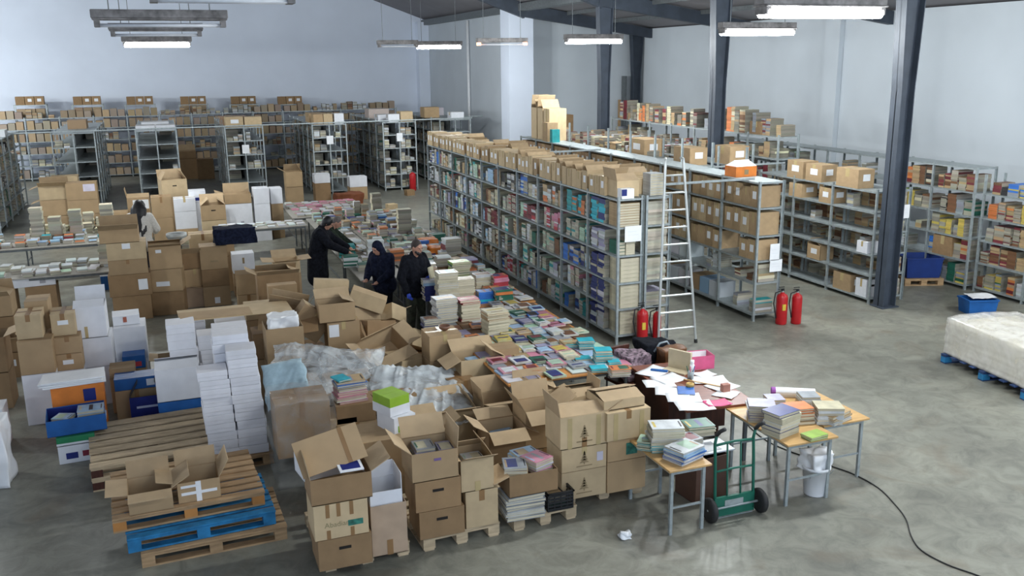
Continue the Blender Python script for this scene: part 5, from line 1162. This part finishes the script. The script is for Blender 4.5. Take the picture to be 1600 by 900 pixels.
# hand truck
ht = empty('hand_truck', at(1146, 806, 0), radians(0), 'green two-wheeled hand truck with black grips', 'hand truck')
W_ = .23; lean = .26
def rl(s, h): return Vector((s*W_*(1-.0*h), h*lean, .12+h))
for s in (-1, 1):
    MB().tube([(s*W_,.0,.06),(s*W_,.01,.3),(s*W_,.03,.62),(s*W_,.05,.82),(s*W_,.02,.93)], .016, GREENM, 10).build('side_rail', ht, True)
    MB().tube([(s*W_,.03,.92),(s*W_+.01,-.02,.98),(s*W_+.03,-.07,1.02)], .021, BLACKR, 10).build('grip', ht, True)
    wl = MB(); prof = [(.045,-.03),(.10,-.032),(.125,-.022),(.13,0),(.125,.022),(.10,.032),(.045,.03)]
    for i in range(len(prof)-1): pass
    wl.lathe([(.05,-.028),(.115,-.03),(.13,-.015),(.13,.015),(.115,.03),(.05,.028)], BLACKR, 24); o = wl.build('wheel', ht, True); o.location = (s*(W_+.07),-.02,.13); o.rotation_euler = (0,pi/2,0)
    hb = MB().lathe([(0,-.024),(.06,-.024),(.06,.024),(0,.024)], STEEL, 16).build('wheel_hub', o)
MB().tube([(-W_,.025,.52),(0,.025,.53),(W_,.025,.52)], .012, GREENM, 8).build('crossbar', ht, True); MB().tube([(-W_,.05,.80),(-.0,.05,.815),(W_,.05,.80)], .014, GREENM, 8).build('crossbar', ht, True)
for x in (-.08, .08): MB().rod((x,.01,.14),(x,.05,.80),.010,GREENM,8).build('upright', ht, True)
MB().rod((-W_-.1,-.02,.13),(W_+.1,-.02,.13),.012,STEEL,10).build('axle', ht, True)
MB().box(-W_-.01,-.01,.03,W_+.01,.02,.24,GREENM).box(-.12,-.014,.12,.1,-.01,.2,STEEL).build('lower_plate', ht); MB().box(-W_,0,.004,W_,.24,.012,STEEL).build('toe_plate', ht)
# bucket with bag
P = at(1285, 778, 0); P.y += .13; t = empty('bucket', P, 0, 'white plastic bucket with a white bag stuffed on top', 'bucket')
MB().lathe([(.115,0),(.118,.01),(.145,.30),(.152,.30),(.152,.33),(.14,.33),(.112,.02),(0,.02)], WPLAST, 28).build('shell', t, True)
MB().tube([(.15*cos(a),.15*sin(a)*.4-.10,.29-.12*sin(a)) for a in [pi*i/10 for i in range(11)]], .003, STEEL, 6).build('handle', t, True)
bag(P+Vector((0,0,.28)), .24, .22, .2, 'white bag puffed up in the white bucket', WPLAST, 7, 'white_bag', 6)
P = at(977, 840, 0); bag(P, .05, .07, .05, 'scrap of white paper lying alone on the bare floor', PAPER, 12, 'paper_scrap', 14); bpy.data.objects['paper_scrap']['category'] = 'paper'
# cable on the floor
pts = [at(*p, .008) for p in ((1155,650),(1200,690),(1290,725),(1332,740),(1372,762),(1400,790),(1416,812),(1424,838),(1440,860),(1480,882),(1530,900),(1600,930))]
def smoothp(P, n=5):
    out = []
    for i in range(len(P)-1):
        a, b, c, d = P[max(0,i-1)], P[i], P[i+1], P[min(len(P)-1,i+2)]
        for k in range(n):
            u = k/n; out.append(.5*((2*b)+(c-a)*u+(2*a-5*b+4*c-d)*u*u+(3*b-a-3*c+d)*u**3))
    return out+[P[-1]]
tag(MB().tube(smoothp(pts), .007, BLACKR, 6).build('floor_cable', None, True), 'thin dark cable trailing over the bare floor from the desks', 'cable')
# ------------------------------------------------------------------ ladder
t = empty('ladder', (7.66, 12.78, 0), radians(-4), 'aluminium ladder leaning on the end of the long shelving', 'ladder')
def lp(s, u): 
    wd = .30-.17*min(1, u/1.0) if s > 0 else .30-.10*u
    return Vector((s*(.345-.185*u), -.12+.30*u, 3.0*u))
for s in (-1, 1): 
    a, b = lp(s, 0), lp(s, 1); MB().rod(a, b, .024, ALU, 8).build('stile', t)
for k in range(10):
    u = .09+k*.093; MB().rod(lp(-1,u), lp(1,u), .016, ALU, 8).build('rung', t)
for s in (-1, 1): MB().tube([lp(s,.97), lp(s,1)+Vector((0,0,.04)), lp(s,1)+Vector((s*-.03,.06,.05))], .02, ALU, 8).build('top_hook', t, True)
for s in (-1, 1): MB().rod(lp(s,0)+Vector((0,0,0)), lp(s,.02), .03, BLACKR, 8).build('foot', t)
# ------------------------------------------------------------------ extinguishers
def ext(x, y, r, h, lab, lbl=True):
    t = empty('fire_extinguisher', (x, y, 0), 0, lab, 'fire extinguisher'); b = h*.78
    MB().lathe([(r*.92,0),(r,.02),(r,b*.86),(r*.85,b*.95),(r*.35,b),(r*.3,b+.02)], RED, 24).build('cylinder', t, True)
    if lbl: MB().lathe([(r+.002,b*.45),(r+.002,b*.70)], mat('yellow_label',(.6,.42,.05)), 24).build('label_band', t, True) if False else MB().box(-r*.55,-r-.004,b*.48,r*.1,-r*.8,b*.68,mat('yellow_label',(.6,.42,.05))).build('label_band', t)
    MB().rod((0,0,b),(0,0,b+.05),.022,STEEL,12).box(-.02,-.02,b+.04,.02,.02,b+.07,BPLAST).build('valve', t)
    MB().box(-.09,-.012,b+.075,.03,.012,b+.085,BPLAST).box(-.08,-.012,b+.11,.03,.012,b+.12,BPLAST).build('lever', t)
    MB().tube([(-.02,0,b+.05),(-r-.05,.0,b+.02),(-r-.075,0,b*.7),(-r-.03,0,b*.35),(-r-.015,0,b*.22)], .012, BLACKR, 8).build('hose', t, True)
    return t
ext(7.10, 12.86, .095, .78, 'red fire extinguisher with a black hose, the fuller one at the foot of the ladder'); ext(7.36, 12.84, .07, .70, 'slimmer red fire extinguisher partly behind the ladder stile', False)
ext(9.98, 13.02, .10, .72, 'red fire extinguisher with a yellow mark on the open floor'); ext(10.24, 12.94, .09, .70, 'plain red fire extinguisher paired with the yellow-marked one', False)
ext(8.45, 32.95, .12, .85, 'red fire extinguisher at the end of a far shelving row', False)
# notices on shelf ends
def notice(x, y, z, w, h, lab): tag(MB().box(-w/2,-.002,-h/2,w/2,.0,h/2,PAPER).box(-w*.32,-.003,-h*.1,w*.32,-.002,-h*.05,STICK).box(-w*.32,-.003,h*.12,w*.2,-.002,h*.17,STICK).build('notice', loc=(x,y,z)), lab, 'notice')
notice(6.98, 13.02, 1.86, .30, .26, 'white paper notice on the near end of the long shelving'); notice(9.98, 13.31, 1.25, .2, .3, 'upper white notice on the end of the carton-packed shelving'); notice(10.02, 13.31, 1.0, .26, .22, 'lower white notice on the end of the carton-packed shelving')
notice(12.97, 13.47, 1.75, .30, .26, 'white notice beside the nearest dark column'); notice(2.62, 33.26, 1.75, .24, .3, 'white notice on the end of the film-wrapped row'); notice(5.55, 33.26, 1.95, .24, .3, 'white notice on the end of the carton-topped row'); notice(8.1, 33.26, 1.95, .22, .3, 'white notice on the end of the extinguisher row')
tag(sheet('film_wrap', [(1.93,33.35,.3),(1.93,36.5,.3),(1.93,36.5,2.7),(1.93,33.35,2.7)], 'clear film hanging down the side of a far shelving row', 'plastic film', FILMD, .04, 24, 2, 0, seed=9))
# orange box on the run top
P = atY(1152, 272, 14.45); t = carton(Vector((9.9, 14.35, 2.5)), .46, .34, .19, .05, 'orange cardboard box with a black mark and white gabled lid on the bare shelf top', m=ORANGE, name='orange_box', stick=(.5,.45,.09,.09,INK))
M = MB().poly([(-.22,-.17,.19),(.22,-.17,.19),(.22,.17,.19),(-.22,.17,.19),(-.16,0,.29),(.16,0,.29)],[(0,1,5,4),(2,3,4,5),(1,2,5),(3,0,4),(3,2,1,0)],PAPER).build('gabled_lid', t)
# yellow upright cartons
for i, (y, w_) in enumerate(((23.2,.42),(23.65,.42),(24.1,.42))):
    mini('po' if i else 'p', 9.98, y, 2.5, .5, .4, .85, 0, 'tall yellow-brown carton, %s of three between posts on the shelf run' % ORD[i], 'tall yellow cartons between the posts')
mini('', 9.75, 23.0, 2.5, .3, .35, .5, 0, 'dark kraft carton before the tall yellow ones'); tag(MB().box(-.11,-.08,0,.11,.08,.34,cov('teal')).build('teal_block', loc=(9.72,22.6,2.5)), 'teal bound volume block before the tall yellow cartons', 'book')
mini('d', 12.2, 27.8, 2.35, .6, .5, .55, 0, 'brown carton standing beyond the white corner pillar'); mini('', 11.2, 25.8, 2.35, .5, .5, .3, .1, 'small carton by the brown one beyond the pillar')
# ------------------------------------------------------------------ end bay of the long shelving: bound sets
def cset(x, y, z, w, d, h, n, cn, lab, th=None):
    for k in range(n): book((x, y, z+k*h/n), w if 1 else 0, d, h/n-.001, pi*(k % 1), cn, '%s volume, %s up, %s' % (cn, ORD[k], lab), group=None)
for k, (n, cn, hh, lab) in enumerate([(7,'cream',.40,'the bottom cream set of the end bay'),(6,'cream',.39,'the cream block on the second board of the end bay'),(6,'cream',.40,'the cream block on the third board of the end bay')]):
    cset(6.99, 13.30, LC[k], .36, .40, hh, n, cn, lab)
cset(6.98, 13.28, LC[3], .17, .36, .22, 6, 'cream', 'the small pile under the notice'); cset(6.83, 13.28, LC[3], .12, .34, .22, 4, 'dark green', 'the dark green pile under the notice')
cset(6.95, 13.28, LC[4], .38, .36, .38, 9, 'tan', 'the tan and teal pile below the top board')
for k, z in enumerate(LC[:5]):
    stack(7.46, 13.30, z, 8 if k != 1 else 5, .40, .40, .045, ['cream'] if k != 1 else ['violet grey','white'], '', 0, 'back', single=False)
for k, z in enumerate(LC[:5]):
    for j in range(2):
        y = 13.66+j*.27
        stack(6.93, y, z, 8, .42, .24, .045, [['navy','white'],['navy','navy','white'],['navy','cream'],['violet grey','white'],['navy','turquoise','turquoise']][k], '', 0, 'left', single=False)
cset(7.48, 13.3, 2.435, .24, .26, .36, 8, 'white', 'the white pile with a navy label on the end top'); carton(Vector((6.96,13.42,2.435)), .40, .46, .27, 0, 'open kraft carton on the top end of the long shelving', m=KRAFTP, flaps=(30,60,100,None))
tag(soft(MB().box(-.11,-.09,0,.11,.09,.16,PAPER).box(-.112,-.092,.05,-.02,-.09,.155,NAVYCR).build('paper_block', loc=(6.88,13.12,2.435)), .003), 'white block with a navy label at the corner above the notice', 'paper')
# ------------------------------------------------------------------ wrapped pallet at the right, crates
a = at(1520,585,0); t,c,w_,yw = None,None,None,None
wr = empty('wrapped_pallet_load', (11.45, 9.45, .15), radians(-8), 'pale block of goods wrapped in stretch film on a blue pallet', 'goods')
soft(MB().box(-.58,-.95,0,.62,.75,.52,mat('pale_goods', (.62,.58,.47), .6, var=.08, scale=3)).build('load', wr), .03, 3)
bm = bmesh.new(); bmesh.ops.create_cube(bm, size=1); bmesh.ops.subdivide_edges(bm, edges=bm.edges[:], cuts=22, use_grid_fill=True)
for v in bm.verts:
    z = v.co.z+.5; p = Vector((v.co.x*1.24, v.co.y*1.74, z*.56)); n_ = noise.noise(p*3)*.010+noise.noise(Vector((p.x*1.5,p.y*1.5,p.z*22)))*.006
    if z > .95: n_ += .04*abs(noise.noise(p*2.6+Vector((3,0,0)))); p.z += n_+.05*(1-abs(v.co.x)*2)
    else: p.x += v.co.x*n_*2.4; p.y += v.co.y*n_*2.4
    v.co = p+Vector((.02,-.1,0))
for f in bm.faces: f.smooth = True
me = bpy.data.meshes.new('stretch_film'); bm.to_mesh(me); bm.free(); me.materials.append(WRAPF); link('stretch_film', me, wr)
r = pallet(Vector((11.45,9.35,0)), 1.3, 1.75, radians(-8), 'dark blue pallet under the film-wrapped load', mat('dark_blue_paint',(.015,.04,.12),.7), blk=BLUEP); deck_x(r, 1.3, 1.75, MATS['dark_blue_paint'], 9)
def bin_(P, w, d, h, yaw, lab, m):
    t = empty('plastic_bin', P, yaw, lab, 'crate'); 
    MB().poly([(-w*.45,-d*.45,0),(w*.45,-d*.45,0),(w*.45,d*.45,0),(-w*.45,d*.45,0),(-w/2,-d/2,h),(w/2,-d/2,h),(w/2,d/2,h),(-w/2,d/2,h),(-w*.47,-d*.47,h),(w*.47,-d*.47,h),(w*.47,d*.47,h),(-w*.47,d*.47,h),(-w*.43,-d*.43,.01),(w*.43,-d*.43,.01),(w*.43,d*.43,.01),(-w*.43,d*.43,.01)],
      [(0,3,2,1),(0,1,5,4),(1,2,6,5),(2,3,7,6),(3,0,4,7),(4,5,9,8),(5,6,10,9),(6,7,11,10),(7,4,8,11),(8,9,13,12),(9,10,14,13),(10,11,15,14),(11,8,12,15),(12,13,14,15)], m).build('shell', t)
    MB().box(-w/2-.012,-d/2-.012,h-.03,w/2+.012,-d/2,h,m).box(-w/2-.012,d/2,h-.03,w/2+.012,d/2+.012,h,m).box(-w/2-.012,-d/2,h-.03,-w/2,d/2,h,m).box(w/2,-d/2,h-.03,w/2+.012,d/2,h,m).build('rim', t); return t
P = at(1530, 492, 0); bin_(P+Vector((.1,.15,0)), .55, .4, .28, -.3, 'bright blue bin with white papers on top by the coloured books', BLUECR)
sheet('paper_sheet', [P+Vector((-.12,.05,.3)), P+Vector((.3,-.1,.3)), P+Vector((.42,.25,.3)), P+Vector((0,.4,.3))], 'crumpled white papers lying on the bright blue bin', 'paper', PAPER, .015, 14, 6, 0, seed=4, edge=.02)
P = at(1452, 446, 0); r = pallet(P+Vector((.0,.35,0)), .8, .7, -.35, 'brown pallet under the dark blue crate', WOODB); deck_x(r, .8, .7, WOODB, 5); bin_(P+Vector((0,.35,.15)), .75, .62, .42, -.35, 'dark blue crate on a brown pallet beyond the column', mat('dark_blue_plastic',(.008,.03,.16),.5))
# ------------------------------------------------------------------ people
def caps(mb_pts, a, b, ra, rb, n=12, m=5):
    a = Vector(a); b = Vector(b); d = (b-a); L = d.length or 1e-4; d = d/L; x = d.orthogonal().normalized(); y = d.cross(x); rings = []
    for k in range(m+1):
        t = -pi/2+pi/2*k/m; rings.append((a+d*ra*sin(t), ra*cos(t)))
    for k in range(m+1):
        t = pi/2*k/m; rings.append((b+d*rb*sin(t), rb*cos(t)))
    P = []
    for c, r in rings:
        for j in range(n): t = 2*pi*j/n; P.append(c+x*max(r,1e-4)*cos(t)+y*max(r,1e-4)*sin(t))
    fs = [(i*n+j, i*n+(j+1)%n, (i+1)*n+(j+1)%n, (i+1)*n+j) for i in range(len(rings)-1) for j in range(n)]+[tuple(range(n))[::-1], tuple(range((len(rings)-1)*n, len(rings)*n))]
    mb_pts.poly(P, fs, SKIN)
def ell(mb, c, r, M=None, n=18):
    c = Vector(c); P = []; fs = []; m = 10
    for i in range(m+1):
        t = -pi/2+pi*i/m
        for j in range(n):
            u = 2*pi*j/n; v = Vector((r[0]*cos(t)*cos(u), r[1]*cos(t)*sin(u), r[2]*sin(t))); v = (M @ v) if M else v; P.append(c+v)
    fs = [(i*n+j, i*n+(j+1)%n, (i+1)*n+(j+1)%n, (i+1)*n+j) for i in range(m) for j in range(n)]; mb.poly(P, fs, SKIN)
def fuse(mb, name, m, parent, vox=.009, smooth=4):
    me = mb.mesh(name, True); me.materials.clear(); me.materials.append(m); me.polygons.foreach_set('material_index', [0]*len(me.polygons))
    o = link(name, me, parent); r = o.modifiers.new('fuse', 'REMESH'); r.mode = 'VOXEL'; r.voxel_size = vox; r.use_smooth_shade = True
    s = o.modifiers.new('smooth', 'SMOOTH'); s.iterations = smooth; s.factor = .5; return o
def person(loc, yaw, label, H=1.75, lean=0, head=(0,0), arms=None, jacket=BLACKF, trousers=BLACKF, hair='short', hairm=HAIRB, gloves=None, beard=False, hood=False, skirt=0, bulk=1, legs=None, collar=None):
    """local frame: faces -y. arms: {'l':(elbow,wrist),'r':...} in local metres, x>0 = the person's left"""
    t = empty('person', loc, yaw, label, 'person'); s = H/1.75; V = lambda x, y, z: Vector((x*s, y*s, z*s))
    hip = V(0,0,.93); ln = radians(lean); 
    def up_(x, y, z): # point above the hip, bent forward
        return hip+Vector((x*s, y*s*cos(ln)-z*s*sin(ln), z*s*cos(ln)+y*s*sin(ln)))
    chest = up_(0,0,.36); sh = {'l': up_(.185,.01,.48), 'r': up_(-.185,.01,.48)}; neck = up_(0,.0,.53); hy, hp = radians(head[0]), radians(head[1])
    HM = Matrix.Rotation(hy, 3, 'Z') @ Matrix.Rotation(hp+ln*.5, 3, 'X'); hc = neck+HM @ V(0,-.025,.16)
    kn = legs or {'l': (V(.11,-.03,.50), V(.12,.02,.09)), 'r': (V(-.11,-.03,.50), V(-.12,.02,.09))}
    B = MB(); 
    caps(B, hip+V(0,0,-.02), up_(0,0,.16), .12*s, .105*s); caps(B, up_(0,0,.16), chest, .105*s, .105*s); caps(B, sh['l'], sh['r'], .05*s, .05*s); caps(B, up_(.07,.01,.38), up_(-.07,.01,.38), .085*s, .085*s)
    caps(B, up_(0,0,.46), hc-HM @ V(0,-.0,.06), .056*s, .052*s)
    ell(B, hc, (.077*s,.097*s,.115*s), HM); caps(B, hc+HM @ V(0,-.045,-.07), hc+HM @ V(0,-.055,-.085), .042*s, .036*s)
    caps(B, hc+HM @ V(0,-.095,.01), hc+HM @ V(0,-.112,-.022), .009*s, .014*s); caps(B, hc+HM @ V(-.045,-.083,.03), hc+HM @ V(.045,-.083,.03), .012*s, .012*s)
    for q in (-1, 1): ell(B, hc+HM @ V(q*.078,.005,-.005), (.010*s,.020*s,.032*s), HM, 8)
    caps(B, hc+HM @ V(-.02,-.094,-.052), hc+HM @ V(.02,-.094,-.052), .009*s, .009*s)
    J = MB(); CJ = lambda a, b, ra, rb: caps(J, a, b, ra*bulk, rb*bulk)
    T_ = MB(); Gv = MB()
    for q, sg in (('l', 1), ('r', -1)):
        k, an = kn[q]; hj = hip+V(sg*.09,0,-.03)
        caps(B, hj, k, .085*s, .055*s); caps(B, k, an, .052*s, .036*s); caps(T_, hj, k, .105*s, .075*s); caps(T_, k, an+V(0,0,.0), .072*s, .068*s)
        el, wr_ = [Vector(v)*s for v in arms[q]]; S_ = sh[q]
        caps(B, S_, el, .048*s, .038*s); caps(B, el, wr_, .038*s, .027*s); CJ(S_, el, .080*s, .070*s); CJ(el, wr_-(wr_-el).normalized()*.02, .066*s, .050*s)
        dr = (wr_-el).normalized(); sd = dr.cross(Vector((0,0,1))); sd = sd.normalized() if sd.length > .2 else Vector((0,1,0)); nm = dr.cross(sd).normalized()
        pc_ = wr_+dr*.05*s; tgt = Gv if gloves else B
        caps(tgt, wr_, wr_+dr*.07*s, .027*s, .036*s, 10, 3); caps(tgt, wr_+dr*.06*s+sd*.022*s, wr_+dr*.06*s-sd*.022*s, .021*s, .021*s, 10, 3)
        for i in range(4):
            o_ = sd*(.030-.020*i)*s; L_ = (.034,.040,.038,.028)[i]*s; a_ = wr_+dr*.085*s+o_; b_ = a_+dr*L_-nm*.008*s; c_ = b_+dr*L_*.5-nm*.02*s
            caps(tgt, a_, b_, .0095*s, .009*s, 8, 3); caps(tgt, b_, c_, .009*s, .008*s, 8, 3)
        a_ = wr_+dr*.035*s+sd*.03*s; b_ = a_+dr*.03*s+sd*.028*s; caps(tgt, a_, b_, .011*s, .010*s, 8, 3); caps(tgt, b_, b_+dr*.028*s, .010*s, .009*s, 8, 3)
    fuse(B, 'body', SKIN, t, .008, 3)
    if gloves: 
        g = fuse(Gv, 'gloves', gloves, t, .006, 2)
    caps(T_, hip+V(-.05,0,-.02), hip+V(.05,0,-.02), .13*s, .13*s); fuse(T_, 'trousers', trousers, t, .012, 5)
    CJ(hip+V(-.04,0,-.03), hip+V(-.05,.01,-.06-skirt), .15*s, .16*s); CJ(hip+V(.04,0,-.03), hip+V(.05,.01,-.06-skirt), .15*s, .16*s); CJ(hip+V(-.035,0,-.02), up_(-.035,0,.2), .15*s, .14*s); CJ(hip+V(.035,0,-.02), up_(.035,0,.2), .15*s, .14*s)
    CJ(up_(-.06,0,.2), up_(-.085,0,.4), .145*s, .135*s); CJ(up_(.06,0,.2), up_(.085,0,.4), .145*s, .135*s); CJ(sh['l']-V(.02,0,.0), sh['r']+V(.02,0,0), .075*s, .075*s); CJ(up_(0,.01,.42), up_(0,.012,.545), .09*s, .068*s)
    fuse(J, 'jacket', jacket, t, .012, 6)
    if collar:
        C_ = MB(); caps(C_, up_(0,.012,.50), up_(0,.014,.555), .085*s, .070*s); fuse(C_, 'collar', collar, t, .010, 3)
    Hh = MB()
    if hood:
        ell(Hh, hc+HM @ V(0,.022,.018), (.098*s,.110*s,.128*s), HM); caps(Hh, hc+HM @ V(0,.05,-.06), up_(0,.03,.50), .085*s, .10*s); fuse(Hh, 'hood', jacket, t, .010, 4)
    elif hair == 'long':
        ell(Hh, hc+HM @ V(0,.018,.018), (.115*s,.125*s,.135*s), HM); ell(Hh, hc+HM @ V(0,.07,-.12), (.15*s,.10*s,.24*s), HM); ell(Hh, hc+HM @ V(0,.10,-.30), (.13*s,.07*s,.26*s), HM)
        for i in range(9):
            x = -.12+.030*i; caps(Hh, hc+HM @ V(x,.08,-.05), hc+HM @ V(x*1.2,.12-.3*x*x,-.50-.05*(i%3)), .042*s, .024*s, 8, 3)
        fuse(Hh, 'hair', hairm, t, .010, 3)
    else:
        ell(Hh, hc+HM @ V(0,.016,.026), ((.083 if hair=='short' else .095)*s,(.098 if hair=='short' else .108)*s,(.108 if hair=='short' else .12)*s), HM)
        if hair == 'bob': ell(Hh, hc+HM @ V(0,.05,-.06), (.085*s,.06*s,.09*s), HM)
        fuse(Hh, 'hair', hairm, t, .008, 2)
    if beard:
        Q = MB(); caps(Q, hc+HM @ V(-.045,-.045,-.062), hc+HM @ V(.045,-.045,-.062), .028*s, .028*s); caps(Q, hc+HM @ V(-.015,-.075,-.085), hc+HM @ V(.015,-.075,-.085), .032*s, .032*s); fuse(Q, 'beard', HAIRB, t, .007, 2)
    for q in (-1, 1):
        MB().lathe([(0,-.008),(.007,-.005),(.009,0),(.007,.005),(0,.008)], BLACKR, 10).build('eye', t, True, hc+HM @ V(q*.030,-.093,.012))
    for q in ('l', 'r'):
        an = kn[q][1]; S2 = MB(); caps(S2, an+V(0,.02,-.045), an+V(0,-.13,-.05), .048*s, .040*s); o = fuse(S2, 'shoe', BLACKR, t, .010, 2)
    return t
man = person(Vector((3.74,14.72,0)), radians(28), 'bearded man in black holding a pale book, standing by the book table', 1.74, 2, (4, 14),
  {'l': ((.30,-.05,1.13),(.10,-.27,1.12)), 'r': ((-.30,.0,1.13),(-.27,-.12,.88))}, BLACKF, OLIVEF, 'short', mat('cropped_dark_hair', (.045,.035,.03), .8), GLOVE, True, bulk=1.1)
cM = man.matrix_basis; bp = Matrix.Translation((3.74,14.72,0)) @ Matrix.Rotation(radians(28),4,'Z') @ Vector((.04,-.36,1.19))
book(bp, .15, .21, .03, 0, 'cream', 'cream book held up in the hand of the bearded man', rot=(radians(80),0,radians(50)))
person(Vector((3.40,15.55,0)), radians(-52), 'hooded person in dark clothes looking down, back to the tumbled cartons', 1.62, 6, (-8, 22),
  {'l': ((.26,-.12,1.12),(.14,-.32,1.0)), 'r': ((-.26,-.12,1.12),(-.14,-.34,1.02))}, NAVYF, BLACKF, 'short', HAIRB, None, False, True, 0, 1.28)
person(Vector((2.62,18.0,0)), radians(72), 'dark-haired person in a long black coat reaching over the green books', 1.74, 14, (5, 25),
  {'l': ((.30,-.28,1.20),(.26,-.58,1.02)), 'r': ((-.26,-.30,1.18),(-.10,-.60,1.0))}, BLACKF, BLACKF, 'bob', HAIRB, None, False, False, .38, 1.3, None, mat('grey_collar',(.2,.22,.25)))
person(Vector((2.75,18.95,0)), radians(75), 'person in dark green bending far forward behind the black-coated one', 1.7, 42, (0, 10),
  {'l': ((.28,-.55,1.05),(.22,-.80,.88)), 'r': ((-.24,-.55,1.05),(-.12,-.8,.88))}, GREENF, BLACKF, 'short', HAIRG)
person(Vector((-.66,20.9,0)), radians(165), 'person with long black hair and an off-white top, seen from behind', 1.82, 4, (0, 12),
  {'l': ((.29,-.1,1.15),(.2,-.32,1.05)), 'r': ((-.29,-.1,1.15),(-.2,-.32,1.05))}, CREAMF, NAVYF, 'long', HAIRB, bulk=1.2)

SB.build('books', 'mass of books crammed on the shelving and tables beyond the ones that show singly', 'book')
SCN.build('cardboard_boxes', 'cartons filling the farther shelving boards', 'box')
